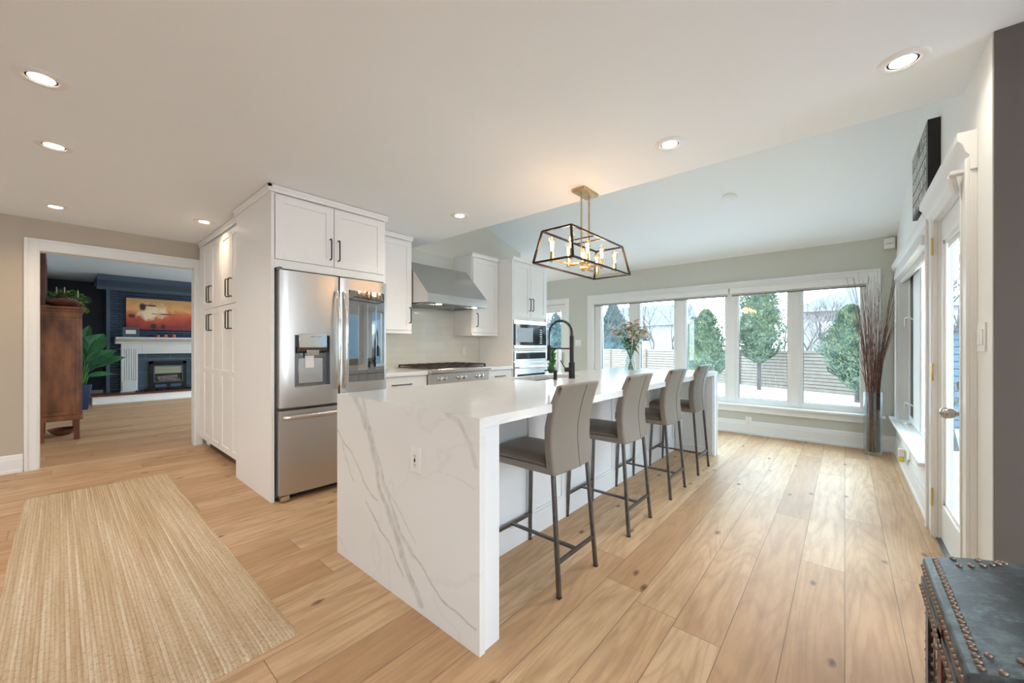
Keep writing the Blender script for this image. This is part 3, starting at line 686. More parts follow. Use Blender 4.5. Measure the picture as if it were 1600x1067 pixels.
# fence: sections with horizontal slats and posts
fence = thing('slatted_fence', 'long pale wooden fence of horizontal slats across the snowy back yard', 'fence', (-4, 23.5, G))
M['fencew'] = mat('pale_cedar_slats', (.23, .19, .155), .8, var=(4, (.19, .155, .125)))
M['fencep'] = mat('fence_post', (.17, .125, .09), .8)
fp = [(-34, 26.5), (-22, 26.0), (-12.5, 25.2), (-4.25, 23.5), (.4, 21.2), (4.2, 19.2), (7.6, 17.2)]
for a, b in zip(fp[:-1], fp[1:]):
    mb = MB(); n = 12
    for k in range(n):
        z = G + .08 + k * .152; mb.bar((a[0], a[1], z), (b[0], b[1], z), .03, .122)
    mb.build('slat_panel', 'fencew', fence)
    mb = MB().bar((a[0], a[1] + .03, G + .9), (b[0], b[1] + .03, G + .9), .01, 1.8); mb.build('backing', 'toe', fence)
for i in range(len(fp) - 1):
    a, b = fp[i], fp[i + 1]; L = math.dist(a, b); k = max(1, round(L / 2.6))
    for j in range(k):
        x, y = a[0] + (b[0] - a[0]) * j / k, a[1] + (b[1] - a[1]) * j / k
        MB().box(x - .05, x + .05, y - .09, y + .0, G, G + 1.86).build('post', 'fencep', fence)

def conifer(name, label, x, y, z0, z1, w, fol, n=7000, trunk=0.0, seed=1, lean=0, group=None, shape=.55, lsz=1.0, low=.18):
    rr = random.Random(seed)
    t = thing(name, label, 'tree', (x, y, G), group)
    def rad(tt): return w / 2 * (min(1, tt / low) ** .6) * max(0, 1 - max(0, tt - low) / (1 - low)) ** shape
    mb = MB(); prof = []
    for i in range(15):
        tt = i / 14; prof.append((max(.01, rad(tt) * .78), z0 + (z1 - z0) * tt))
    mb.lathe(x, y, prof, 20)
    for v in mb.bm.verts:
        nn = noise.noise(Vector((v.co.x * 2.1, v.co.y * 2.1, v.co.z * 1.7))) * .45 * w / 2 - .06 * w
        d = Vector((v.co.x - x, v.co.y - y, 0)); d.normalize() if d.length > 0 else None
        v.co += d * nn; v.co.x += lean * (v.co.z - z0)
    for i in range(n):
        tt = rr.random() ** 1.2; a = rr.random() * 2 * PI; z = z0 + (z1 - z0) * tt
        r = rad(tt) * (.70 + .36 * rr.random() ** .7) + .02
        bmp = 1 + .46 * noise.noise(Vector((math.cos(a) * 2, math.sin(a) * 2, z * 2.2)) + Vector((seed, 0, 0))) + .14 * noise.noise(Vector((math.cos(a) * 6, math.sin(a) * 6, z * 6)))
        px, py = x + r * bmp * math.cos(a) + lean * (z - z0), y + r * bmp * math.sin(a)
        s = (.028 + .04 * rr.random()) * lsz
        o = Vector((math.cos(a), math.sin(a), .9 + .5 * rr.random())).normalized(); sd = Vector((-math.sin(a) + rr.uniform(-.5, .5), math.cos(a) + rr.uniform(-.5, .5), rr.uniform(-.4, .4))).normalized()
        P = Vector((px, py, z)); mb.poly([P - sd * s * .5, P + sd * s * .5, P + sd * s * .3 + o * s * 1.4, P - sd * s * .3 + o * s * 1.4])
    mb.build('foliage', fol, t, recalc=False)
    MB().tube([(x, y, G - .05), (x, y, z0 + .5)], [.09, .07], 8).build('trunk', 'bark', t, smooth=True)
    return t
x, y = at(1103, 18); conifer('cedar_tree', 'round cedar tree seen through the third window pane', x, y, -.4, 2.85, 2.0, 'cedar', 16000, seed=2, shape=.6, low=.3)
x, y = at(1186, 18); conifer('cedar_tree', 'tall cedar tree seen through the fourth window pane', x, y, .40, 4.1, 2.0, 'cedar', 18000, seed=3, shape=.3, low=.3)
x, y = at(1340, 14); conifer('cedar_tree', 'leaning cedar tree beside the tall vase of twigs', x, y, -.45, 2.65, 1.75, 'cedar', 15000, seed=4, lean=-.06, shape=.55, low=.45)
x, y = at(958, 38); conifer('spruce_tree', 'blue green spruce behind the fence in the first pane', x, y, .2, 5.6, 4.2, 'spruce', 9000, seed=5, shape=1.0, lsz=2.6)
x, y = at(868, 42); conifer('spruce_tree', 'distant evergreen seen through the patio door glass', x, y, -.5, 4.6, 5, 'spruce', 4000, seed=8, shape=.8, lsz=2.6)
x, y = at(1085, 40); conifer('spruce_tree', 'distant spruce between the bare trees behind the fence', x, y, .2, 4.0, 4, 'spruce', 4000, seed=6, shape=1.0, lsz=2.6)

def bare_tree(label, x, y, h, seed, group=None, base=G, r0=.12, forks=3):
    rr = random.Random(seed); mb = MB()
    t = thing('bare_tree', label, 'tree', (x, y, base), group)
    def grow(p, d, L, r, lvl):
        pts = [p]; q = p.copy(); dd = d.copy()
        for i in range(3):
            dd = (dd + Vector((rr.uniform(-.16, .16), rr.uniform(-.16, .16), .04))).normalized(); q = q + dd * L / 3; pts.append(q.copy())
        mb.tube(pts, [r, r * .88, r * .75, r * .62], 5 if lvl < 2 else 3, caps=False)
        if lvl >= 5: return
        n = forks if lvl < 4 else 2
        for k in range(n):
            a = rr.uniform(0, 2 * PI); sp = rr.uniform(.35, .8)
            nd = (dd + Vector((math.cos(a) * sp, math.sin(a) * sp, .15))).normalized()
            grow(pts[-1] if k else pts[-1], nd, L * rr.uniform(.62, .82), r * .6, lvl + 1)
        if lvl < 3:
            a = rr.uniform(0, 2 * PI); grow(pts[2], (dd + Vector((math.cos(a), math.sin(a), 0)) * .8).normalized(), L * .6, r * .45, lvl + 2)
    grow(Vector((x, y, base)), Vector((rr.uniform(-.08, .08), 0, 1)).normalized(), h * .30, r0, 0)
    mb.build('branches', 'bark', t, recalc=False)
    return t
proto = [(930, 33, 7), (1020, 30, 7.5), (1052, 36, 8), (1118, 27, 6.5), (1140, 30, 8), (1222, 27, 7), (1262, 25, 6.0), (1285, 23, 5.2), (870, 28, 7), (905, 36, 8), (995, 40, 9), (1178, 34, 9), (1492, 7.5, 4.2), (1262, 50, 9)]
labs = {12: 'bare tree seen through the glass of the side door', 8: 'bare tree seen through the far patio door', 1: 'bare tree behind the flower vase in the second pane'}
for i, (u, dz, h) in enumerate(proto):
    x, y = at(u, dz)
    bare_tree(labs.get(i, 'leafless tree standing behind the slatted fence'), x, y, h, 20 + i, None if i in labs else 'leafless trees behind the fence', r0=.055 + .004 * h)

def house(label, x0, x1, y0, y1, zt, roofz, wallm, axis='y', wins=()):
    t = thing('house', label, 'house', ((x0 + x1) / 2, (y0 + y1) / 2, G))
    MB().box(x0, x1, y0, y1, G, zt).build('wall', wallm, t)
    mb = MB(); o = .4; th = .12
    if axis == 'x':   # ridge along x
        c = (y0 + y1) / 2; mb.prism([(y0 - o, zt - .15), (c, roofz), (y1 + o, zt - .15)], 'x', x0 - o, x1 + o)
    elif axis == 'y':
        c = (x0 + x1) / 2; mb.prism([(x0 - o, zt - .15), (c, roofz), (x1 + o, zt - .15)], 'y', y0 - o, y1 + o)
    else:             # hipped
        cx, cy = (x0 + x1) / 2, (y0 + y1) / 2; hy = max(0, (y1 - y0) - (x1 - x0)) / 2 + .1
        b = [(x0 - o, y0 - o, zt - .1), (x1 + o, y0 - o, zt - .1), (x1 + o, y1 + o, zt - .1), (x0 - o, y1 + o, zt - .1)]
        a1, a2 = (cx - .6, cy, roofz), (cx + .6, cy, roofz)
        mb.poly([b[0], b[1], a2, a1]); mb.poly([b[1], b[2], a2]); mb.poly([b[2], b[3], a1, a2]); mb.poly([b[3], b[0], a1]); mb.poly(b[::-1])
    mb.build('roof', 'shingle', t)
    mb = MB().box(x0 - o, x1 + o, y0 - o - .04, y0 - o + .06, zt - .28, zt - .08); mb.build('fascia', 'white_s', t)
    for (a, b, c, d) in wins:
        f = MB().box(a - .08, b + .08, y0 - .05, y0, c - .08, d + .08).build('window', 'white_s', t)
        MB().box(a, b, y0 - .07, y0 - .05, c, d).build('pane', 'dglass', f)
    return t
hx, hy = at(1318, 33)
house('pale brick house with grey hipped roof behind the right window pane', hx - 3.4, hx + 7, hy - 1, hy + 8, 4.4, 6.9, 'brickp', 'h', [(hx - 1.6, hx - .4, 1.6, 3.2), (hx + 1.6, hx + 2.8, 1.6, 3.2)])
hx, hy = at(1030, 46)
house('white sided house behind the fence in the second and third panes', hx - 6, hx + 2, hy, hy + 8, 3.9, 6.4, 'white_s', 'x', [(hx - 2.2, hx - 1.0, 1.8, 3.2)])
# neighbour on the side
t = thing('neighbour_house', 'blue grey sided neighbour house beyond the side window', 'house', (11, 9, G))
MB().box(8.5, 15, 4, 15, G, 4.2).build('wall', 'siding', t)
MB().prism([(8.1, 4.0), (11.8, 6.4), (15.4, 4.0)], 'y', 3.6, 15.4).build('roof', 'shingle', t)
f = MB().box(8.42, 8.5, 8.2, 9.8, .6, 2.2).build('window', 'white_s', t); MB().box(8.40, 8.42, 8.3, 9.7, .7, 2.1).build('pane', 'dglass', f)
t = thing('garden_shed', 'grey sided shed seen through the glass of the side door', 'shed', (3.0, 15.5, G))
mb = MB().box(1.3, 4.4, 14.4, 16.2, G, 1.75)
for k in range(14): mb.box(1.28, 4.4, 14.37, 14.40, G + .05 + k * .18, G + .2 + k * .18)
mb.build('wall', 'siding', t); MB().prism([(1.1, 1.7), (2.85, 2.3), (4.6, 1.7)], 'y', 14.1, 16.4).build('roof', 'snow', t)

# ================================================================== ISLAND
IX0, IX1, IY0, IY1, IT = -2.243, -1.066, 1.051, 4.735, .92
t = thing('island_cabinet', 'white panelled base cabinet under the veined island worktop', 'cabinet', (-1.9, 2.9, 0))
bx = -1.50
mb = MB().box(IX0 + .02, bx - .02, 1.083, 2.44, .0, .878).box(IX0 + .02, bx - .02, 3.20, 4.70, .0, .878).box(IX0 + .02, bx - .02, 2.44, 3.20, 0, .66).box(-1.84, bx - .02, 2.44, 3.20, .66, .878).box(IX0 + .02, -2.195, 2.44, 3.20, .66, .878); mb.build('body', 'cabi', t)
mb = MB(); mb.box(bx - .02, bx - .005, 1.17, 4.62, .0, .878)
mb.box(bx - .005, bx + .012, 1.17, 4.62, .0, .14).box(bx - .005, bx + .006, 1.17, 4.62, .14, .155).box(bx - .005, bx + .008, 1.17, 4.62, .80, .878)
n = 9
for i in range(n + 1):
    y = 1.17 + (4.62 - 1.17) * i / n; a, b = max(1.17, y - .04), min(4.62, y + .04); mb.box(bx - .005, bx + .008, a, b, .14, .80)
mb.build('back_panel', 'cabi', t, bevel=.002)
for (a, b) in ((1.083, 1.17), (4.62, 4.703)):
    mb = MB().box(bx - .02, IX1 - .006, a, b, 0, .878)
    if a < 2:
        shaker(MB(), 'y', 0, 0, 1, 0, 1)
    mb.build('end_support', 'cabi', t, bevel=.002)
mb = MB(); shaker(mb, 'y', 4.62, bx + .02, IX1 - .02, .02, .86, rail=.07, t=.014, rec=.010); mb.build('end_panel', 'cabi', t, bevel=.002)
# doors on the kitchen side
for i in range(6):
    y0 = 1.15 + i * .585; mb = MB()
    mb.box(IX0 + .0, IX0 + .02, y0 + .003, y0 + .582, .11, .87); mb.build('door', 'cabi', t, bevel=.002)

t = thing('island_worktop', 'long white quartz island worktop with grey veined waterfall end', 'worktop', (-1.65, 2.9, 0))
sx0, sx1, sy0, sy1 = -2.175, -1.86, 2.47, 3.17
mb = MB(); xsn = [IX0, sx0, sx1, IX1]; ysn = [IY0 + .0302, sy0, sy1, IY1]
vt = [[mb.bm.verts.new((x, y, IT)) for y in ysn] for x in xsn]; vb = [[mb.bm.verts.new((x, y, .88)) for y in ysn] for x in xsn]
for i in range(3):
    for j in range(3):
        if i == 1 and j == 1: continue
        mb.face((vt[i][j], vt[i + 1][j], vt[i + 1][j + 1], vt[i][j + 1])); mb.face((vb[i][j], vb[i][j + 1], vb[i + 1][j + 1], vb[i + 1][j]))
for i in range(3):
    mb.face((vt[i][0], vt[i + 1][0], vb[i + 1][0], vb[i][0])); mb.face((vt[i][3], vt[i + 1][3], vb[i + 1][3], vb[i][3]))
    mb.face((vt[0][i], vt[0][i + 1], vb[0][i + 1], vb[0][i])); mb.face((vt[3][i], vt[3][i + 1], vb[3][i + 1], vb[3][i]))
mb.face((vt[1][1], vt[2][1], vb[2][1], vb[1][1])); mb.face((vt[1][2], vt[2][2], vb[2][2], vb[1][2]))
mb.face((vt[1][1], vt[1][2], vb[1][2], vb[1][1])); mb.face((vt[2][1], vt[2][2], vb[2][2], vb[2][1]))
mb.build('countertop', 'quartz', t, bevel=.0)
MB().box(IX0 + .02, IX1, 4.705, IY1, 0, .88).build('far_end_panel', 'quartz', t, bevel=.002)
# waterfall end with its own veins: grid mesh with a vein attribute
NX, NZ = 236, 176
mb = MB(); g = [[mb.bm.verts.new((IX0 + (IX1 - IX0) * i / NX, IY0, .92 * j / NZ)) for j in range(NZ + 1)] for i in range(NX + 1)]
for i in range(NX):
    for j in range(NZ): mb.face((g[i][j], g[i + 1][j], g[i + 1][j + 1], g[i][j + 1]))
bk = [mb.bm.verts.new(p) for p in ((IX0, IY0 + .03, 0), (IX1, IY0 + .03, 0), (IX1, IY0 + .03, .92), (IX0, IY0 + .03, .92))]
mb.face(bk[::-1])
for (a, b, strip) in ((0, 1, [g[i][0] for i in range(NX + 1)]), (1, 2, [g[NX][j] for j in range(NZ + 1)]), (3, 2, [g[i][NZ] for i in range(NX + 1)]), (0, 3, [g[0][j] for j in range(NZ + 1)])):
    mb.face(strip + [bk[b], bk[a]])
wf = mb.build('waterfall_end', 'quartz', t)
def face_xz(u, v):   # photo pixel on the waterfall face -> x, z (from the measured projection)
    a = (u - 800) / F_PX; b = (540 - v) / F_PX; s, c = math.sin(YAW), math.cos(YAW); k = IY0 / (c + a * s)
    return ((-s + a * c) * k, CH + b * k)
veins = [([(553, 618), (563, 640), (575, 672), (583, 705), (590, 740), (597, 775), (606, 800), (620, 835), (630, 870), (640, 900), (657, 943)], 6.5, 1.0),
         ([(566, 622), (574, 655), (583, 690), (592, 722), (602, 757), (614, 800), (628, 838), (645, 868)], 4.0, .8),
         ([(645, 866), (660, 885), (676, 915), (690, 935), (705, 950), (722, 965), (745, 986)], 1.6, 1.0),
         ([(528, 672), (537, 690), (548, 705), (558, 725), (566, 745), (577, 768), (588, 783)], 1.5, .9),
         ([(535, 690), (541, 712), (546, 735), (553, 753)], 1.2, .8),
         ([(572, 785), (584, 805), (594, 825), (606, 845), (618, 868), (630, 900)], 1.7, .9),
         ([(700, 648), (714, 656), (724, 672), (733, 690), (739, 710), (744, 730)], 4.0, .75),
         ([(530, 838), (537, 850), (542, 868)], 1.2, .6), ([(592, 725), (610, 770), (632, 815), (650, 850)], 1.6, .6),
         ([(700, 742), (720, 750), (742, 762)], 1.2, .3)]
vs = []
for pts, wd, st in veins:
    P = [face_xz(*p) for p in pts]; vs.append((P, wd * .0024, st))
me = wf.data; attr = me.attributes.new('vein', 'FLOAT', 'POINT'); ox = root_loc(wf)
vals = []
for v in me.vertices:
    x, y, z = v.co + ox
    val = 0
    if y < IY0 + .01:
        nx = x + .022 * noise.noise(Vector((x * 9, z * 9, 0))) + .006 * noise.noise(Vector((x * 40, z * 40, 4))); nz = z + .018 * noise.noise(Vector((x * 9, z * 9, 7)))
        for P, wd, st in vs:
            d = 9
            for (x0, z0), (x1, z1) in zip(P[:-1], P[1:]):
                dx, dz = x1 - x0, z1 - z0; tt = max(0, min(1, ((nx - x0) * dx + (nz - z0) * dz) / (dx * dx + dz * dz + 1e-9)))
                d = min(d, math.hypot(nx - x0 - dx * tt, nz - z0 - dz * tt))
            if d < wd * 1.6:
                q = d / (wd * 1.6); e = (1 - q) * (.45 + .55 * (q > .45)) if wd > .008 else (1 - q)
                e *= .55 + .9 * abs(noise.noise(Vector((x * 22, z * 12, 3))))
                val = max(val, st * min(1, e * 1.5))
    vals.append(val)
attr.data.foreach_set('value', vals)

def outlet(name, label, cat, ax, c, u, z, w=.072, h=.115, kind='duplex', n=1):
    wx = {'x': (c, u, z), 'X': (c, u, z), 'y': (u, c, z)}[ax]
    t = thing(name, label, cat, wx)
    mb = MB().f(ax, c, u - w / 2, u + w / 2, z - h / 2, z + h / 2, 0, .006); mb.build('plate', 'plast', t, bevel=.002)
    if kind == 'duplex':
        mb = MB().f(ax, c, u - .017, u + .017, z - .036, z + .036, .006, .009); mb.build('socket_face', 'plast', t, bevel=.001)
        for zz in (z - .02, z + .02):
            mb = MB().f(ax, c, u - .008, u - .006, zz - .005, zz + .005, .009, .0096).f(ax, c, u + .005, u + .007, zz - .004, zz + .004, .009, .0096).f(ax, c, u - .002, u + .002, zz - .012, zz - .008, .009, .0096)
            mb.build('slots', 'dark', t)
    else:
        for i in range(n):
            uu = u + (i - (n - 1) / 2) * .046
            m = MB().f(ax, c, uu - .016, uu + .016, z - .033, z + .033, .006, .010); m.build('rocker', 'plast', t, bevel=.002)
    return t
t = outlet('power_outlet', 'white power outlet on the marbled end of the island', 'power outlet', 'y', IY0, -1.472, .684, kind='duplex')
MB().f('y', IY0, -1.476, -1.468, .676, .690, .009, .0115).build('reset_button', 'dark', t)
outlet('power_outlet', 'white power outlet on the baseboard under the long window', 'power outlet', 'y', WY - .022, -.99, .176)
outlet('light_switch', 'white switch plate on the tiled backsplash behind the range', 'light switch', 'x', KX + .008, 3.72, 1.127, kind='sw')
outlet('light_switch', 'double white switch plate on the wall beside the patio door', 'light switch', 'y', WY, -3.657, 1.247, w=.118, kind='sw', n=2)
t = outlet('light_switch', 'white switch plate beside the side glass door', 'light switch', 'X', WX, 2.523, 1.236, w=.12, h=.12, kind='sw', n=2)

# sink
t = thing('sink', 'undermount stainless steel sink in the island worktop', 'sink', (-2.02, 2.82, .7))
mb = MB(); a, b, c_, d = sx0 - .008, sx1 + .008, sy0 - .008, sy1 + .008
for (x0, x1, y0, y1) in ((a - .003, a, c_, d), (b, b + .003, c_, d), (a, b, c_ - .003, c_), (a, b, d, d + .003)): mb.box(x0, x1, y0, y1, .68, .879)
mb.box(a, b, c_, d, .677, .68); mb.build('basin', 'sinksteel', t)
MB().lathe(-2.02, 2.82, [(.001, .681), (.042, .681), (.045, .683), (.045, .6801)], 20).build('drain', 'chrome', t, smooth=True)

# faucet (spring arc)
fx_, fy_ = -1.775, 2.855
t = thing('kitchen_faucet', 'matte black spring neck faucet standing behind the island sink', 'faucet', (fx_, fy_, IT))
MB().lathe(fx_, fy_, [(.029, IT), (.029, IT + .006), (.026, IT + .008), (.026, IT + .135), (.017, IT + .14), (.017, IT + .36), (.013, IT + .365)], 20).build('body', 'black', t, smooth=True)
dirx = Vector((-.98, -.2, 0)).normalized()
B0 = Vector((fx_, fy_, IT))
rr_ = .105; arc = [B0 + Vector((0, 0, .36))]
for i in range(17):
    a = PI * i / 16; arc.append(B0 + dirx * (rr_ - rr_ * math.cos(a)) + Vector((0, 0, .385 + rr_ * 1.05 * math.sin(a))))
arc += [B0 + dirx * 2 * rr_ * 1.0 + Vector((0, 0, .33)), B0 + dirx * 2 * rr_ + Vector((0, 0, .27))]
MB().tube(arc, .0065, 10).build('hose', 'black', t, smooth=True)
sp = []; NT = 19
def arcpt(s):
    s *= (len(arc) - 4); i = min(int(s), len(arc) - 5); f = s - i; return arc[i].lerp(arc[i + 1], f), (arc[i + 1] - arc[i]).normalized()
for i in range(NT * 10):
    p, d = arcpt(i / (NT * 10)); sd = Vector((dirx.y, -dirx.x, 0)); up = sd.cross(d).normalized(); a = 2 * PI * i / 10
    sp.append(p + (sd * math.cos(a) + up * math.sin(a)) * .0130)
MB().tube(sp, .0026, 5).build('spring', 'spiral', t, smooth=True)
e = B0 + dirx * 2 * rr_
mb = MB().lathe(e.x, e.y, [(.010, IT + .285), (.016, IT + .28), (.018, IT + .20), (.019, IT + .165), (.024, IT + .155), (.024, IT + .148), (.006, IT + .147)], 16); mb.build('spray_head', 'black', t, smooth=True)
mb = MB().bar(B0 + Vector((0, 0, .255)), e + Vector((0, 0, .255)), .008, .012); mb.build('support_arm', 'black', t)
hd = Vector((-.55, -.83, 0)).normalized()
mb = MB().tube([B0 + Vector((0, 0, .075)), B0 + hd * .062 + Vector((0, 0, .075))], .019, 14); mb.tube([B0 + hd * .05 + Vector((0, 0, .075)), B0 + hd * .075 + Vector((0, 0, .105)), B0 + hd * .105 + Vector((0, 0, .155))], .0045, 8)
mb.build('lever_handle', 'black', t, smooth=True)
t = thing('soap_dispenser', 'small black soap dispenser on the worktop beside the faucet', 'soap dispenser', (-1.812, 2.66, IT))
MB().lathe(-1.812, 2.66, [(.020, IT), (.020, IT + .004), (.015, IT + .006), (.015, IT + .055), (.017, IT + .058), (.017, IT + .075), (.006, IT + .077)], 18).build('pump_body', 'black', t, smooth=True)
MB().tube([(-1.812, 2.66, IT + .074), (-1.88, 2.642, IT + .076), (-1.905, 2.635, IT + .070)], .0045, 8).build('spout', 'black', t, smooth=True)

# flower vase + bouquet
vx, vy = -1.79, 4.09
t = thing('flower_vase', 'clear flared glass vase of flowers on the far part of the island', 'vase', (vx, vy, IT))
vp_o = [(.001, IT + .001), (.062, IT + .001), (.066, IT + .01), (.060, IT + .08), (.046, IT + .15), (.041, IT + .19), (.050, IT + .235), (.060, IT + .27)]
vp_i = [(r - .004, z + .006 if i < 2 else z) for i, (r, z) in enumerate(vp_o)][1:]
MB().lathe(vx, vy, vp_o + vp_i[::-1] + [(.001, IT + .008)], 32, caps=False).build('glass_body', 'vglass', t, smooth=True)
for k in range(15):
    rr = random.Random(50 + k); a = k * 2.4; rad_ = .02 + .15 * math.sqrt((k + .5) / 15)
    top = Vector((vx + rad_ * math.cos(a) * 1.0, vy + rad_ * math.sin(a) * 1.0, IT + .58 - rad_ * 1.0 + rr.uniform(-.03, .02)))
    neck = Vector((vx + .022 * math.cos(a), vy + .022 * math.sin(a), IT + .19)); bot = Vector((vx - .03 * math.cos(a), vy - .03 * math.sin(a), IT + .015))
    s = thing('cut_flower', 'cream lily-like flower stem in the glass vase on the island', 'flower', bot, 'cut flowers in the glass vase')
    mb = MB().tube([bot, neck, neck.lerp(top, .5) + Vector((0, 0, .02)), top], [.003, .003, .0028, .002], 6)
    mb.build('stem', 'leaf', s, smooth=True)
    mb = MB()
    for j in range(9):
        f = .15 + .8 * j / 7; p = neck.lerp(top, f) + Vector((0, 0, .02 * math.sin(PI * f))); aa = rr.uniform(0, 2 * PI)
        mb.leaf(p, (math.cos(aa), math.sin(aa), rr.uniform(-.1, .8)), rr.uniform(.07, .12), .026, rr.uniform(.2, .7))
    mb.build('leaves', 'leafb' if k % 2 else 'leaf', s, recalc=False)
    if k % 5 != 4:
        mb = MB()
        for q_ in range(6):
            cpt = top + Vector((rr.uniform(-.045, .045), rr.uniform(-.045, .045), rr.uniform(-.07, .03)))
            ax_ = (cpt - neck).normalized()
            for j in range(6):
                aa = j * PI / 3; sd = ax_.orthogonal().normalized(); sd2 = ax_.cross(sd); o_ = sd * math.cos(aa) + sd2 * math.sin(aa)
                mb.leaf(cpt, o_ * .75 + ax_ * .7, .048, .032, .25, seg=3)
        mb.build('blossom', 'petal', s, recalc=False)

# ================================================================== BAR STOOLS
def stool(label, y):
    cx = -1.25; t = thing('bar_stool', label, 'bar stool', (cx, y, 0), 'taupe bar stools along the island')
    y0, y1 = y - .182, y + .182
    # back shell: curved slab lofted from z .575 to 1.015, curved across its width
    prof = [(.572, -1.052), (.64, -1.060), (.72, -1.068), (.80, -1.066), (.88, -1.050), (.95, -1.030), (1.0, -1.012), (1.012, -1.008)]
    mb = MB(); NY = 10; outer = []; inner = []
    for (z, x) in prof:
        ro, ri = [], []
        for j in range(NY + 1):
            tt = j / NY * 2 - 1; yy = y + .185 * tt; cv = .014 * (1 - tt * tt); th = .05 - max(0, z - .85) * .10
            ro.append(mb.bm.verts.new((x + cv, yy, z + (.006 * (1 - tt * tt) if z > .9 else 0)))); ri.append(mb.bm.verts.new((x - th + cv * .6, yy, z)))
        outer.append(ro); inner.append(ri)
    n = len(prof)
    for i in range(n - 1):
        for j in range(NY):
            mb.face((outer[i][j], outer[i][j + 1], outer[i + 1][j + 1], outer[i + 1][j])); mb.face((inner[i][j + 1], inner[i][j], inner[i + 1][j], inner[i + 1][j + 1]))
        mb.face((outer[i][0], outer[i + 1][0], inner[i + 1][0], inner[i][0])); mb.face((outer[i][NY], inner[i][NY], inner[i + 1][NY], outer[i + 1][NY]))
    for j in range(NY):
        mb.face((outer[n - 1][j], outer[n - 1][j + 1], inner[n - 1][j + 1], inner[n - 1][j])); mb.face((outer[0][j + 1], outer[0][j], inner[0][j], inner[0][j + 1]))
    bk_ = mb.build('backrest', 'leather', t, smooth=True, bevel=.012, bseg=4)
    # centre seam piping on the back
    pts = []
    for (z, x) in prof[:-1]: pts.append((x + .0145, y + .03, z))
    MB().tube(pts, .0016, 5).build('piping', 'leatherd', bk_, smooth=True)
    MB().box(-1.51, -1.085, y0, y1, .572, .607).build('seat_frame', 'leather', t, bevel=.008, bseg=3)
    # cushion: pillow grid
    mb = MB(); N = 12; topv = []; 
    for i in range(N + 1):
        row = []
        for j in range(N + 1):
            u_, v_ = i / N * 2 - 1, j / N * 2 - 1; e = (1 - abs(u_) ** 5) * (1 - abs(v_) ** 5)
            row.append(mb.bm.verts.new((-1.315 + .20 * u_, y + .178 * v_, .622 + .030 * e ** .5)))
        topv.append(row)
    botv = [[mb.bm.verts.new((v.co.x, v.co.y, .609)) for v in r] for r in topv]
    for i in range(N):
        for j in range(N):
            mb.face((topv[i][j], topv[i + 1][j], topv[i + 1][j + 1], topv[i][j + 1])); mb.face((botv[i][j], botv[i][j + 1], botv[i + 1][j + 1], botv[i + 1][j]))
        for (T, B) in ((topv, botv),):
            mb.face((T[i][0], B[i][0], B[i + 1][0], T[i + 1][0])); mb.face((T[i][N], T[i + 1][N], B[i + 1][N], B[i][N]))
            mb.face((T[0][i], T[0][i + 1], B[0][i + 1], B[0][i])); mb.face((T[N][i], B[N][i], B[N][i + 1], T[N][i + 1]))
    mb.build('seat_cushion', 'leatherd', t, smooth=True, bevel=.004)
    L = {}
    for (k, xt, xf) in ((0, -1.075, -1.030), (1, -1.46, -1.485)):
        for s_ in (-1, 1):
            p0 = Vector((xf, y + s_ * .178, 0)); p1 = Vector((xt, y + s_ * .162, .573)); L[(k, s_)] = (p0, p1)
            mb = MB().bar(p0 + (p1 - p0) * .012, p1, .019, .019, up=(1, 0, 0)); lg = mb.build('leg', 'gun', t, bevel=.002)
            MB().box(p0.x - .010, p0.x + .010, p0.y - .010, p0.y + .010, 0, .007).build('foot', 'rubber', lg)
    def on(k, s_, z): a, b = L[(k, s_)]; return a.lerp(b, z / .573)
    MB().bar(on(0, -1, .16), on(0, 1, .16), .012, .020).build('stretcher', 'gun', t)
    MB().bar(on(1, -1, .16), on(1, 1, .16), .012, .020).build('stretcher', 'gun', t)
    a = (on(0, -1, .16) + on(0, 1, .16)) / 2; b = (on(1, -1, .16) + on(1, 1, .16)) / 2
    MB().bar(a, b, .020, .012).build('centre_stretcher', 'gun', t)
    return t
s1 = stool('taupe leather bar stool nearest the camera at the island', 1.722)
dup(s1, (-1.25, 2.505, 0), 'second taupe bar stool counted from the marbled island end')
dup(s1, (-1.25, 3.275, 0), 'third taupe bar stool counted from the marbled island end')
dup(s1, (-1.25, 4.03, 0), 'farthest taupe bar stool, last before the window')

# ================================================================== FRIDGE + CABINETS
FX = -3.31
t = thing('refrigerator_surround', 'white tall side panel and two door cabinet over the refrigerator', 'cabinet', (-3.7, 1.5, 0))
MB().box(-4.215, FX, 1.045, 1.068, 0, 2.385).build('side_panel', 'cab', t, bevel=.001)
MB().box(-4.08, FX - .0, 1.992, 2.008, 0, 2.385).build('side_panel', 'cab', t)
MB().box(-4.08, FX - .02, 1.068, 1.992, 1.80, 2.385).build('body', 'cab', t)
MB().box(FX - .02, FX, 1.068, 1.992, 1.80, 1.865).build('rail', 'cab', t)
for (a, b, h) in ((1.072, 1.518, 1.486), (1.524, 1.988, 1.556)):
    mb = MB(); shaker(mb, 'x', FX - .012, a, b, 1.868, 2.365, rail=.062); d = mb.build('door', 'cab', t, bevel=.0015); pull(d, 'x', FX + .008, h, 1.925, 2.095)
mb = MB()
cp = [(0, 2.375), (.012, 2.375), (.014, 2.395), (.022, 2.405), (.022, 2.425), (0, 2.425)]
mb.prism([(FX + p[0], p[1]) for p in cp], 'y', 1.045 - .022, 2.03); mb.prism([(1.045 - p[0], p[1]) for p in cp], 'x', -4.215, FX + .022); mb.build('crown', 'cab', t)

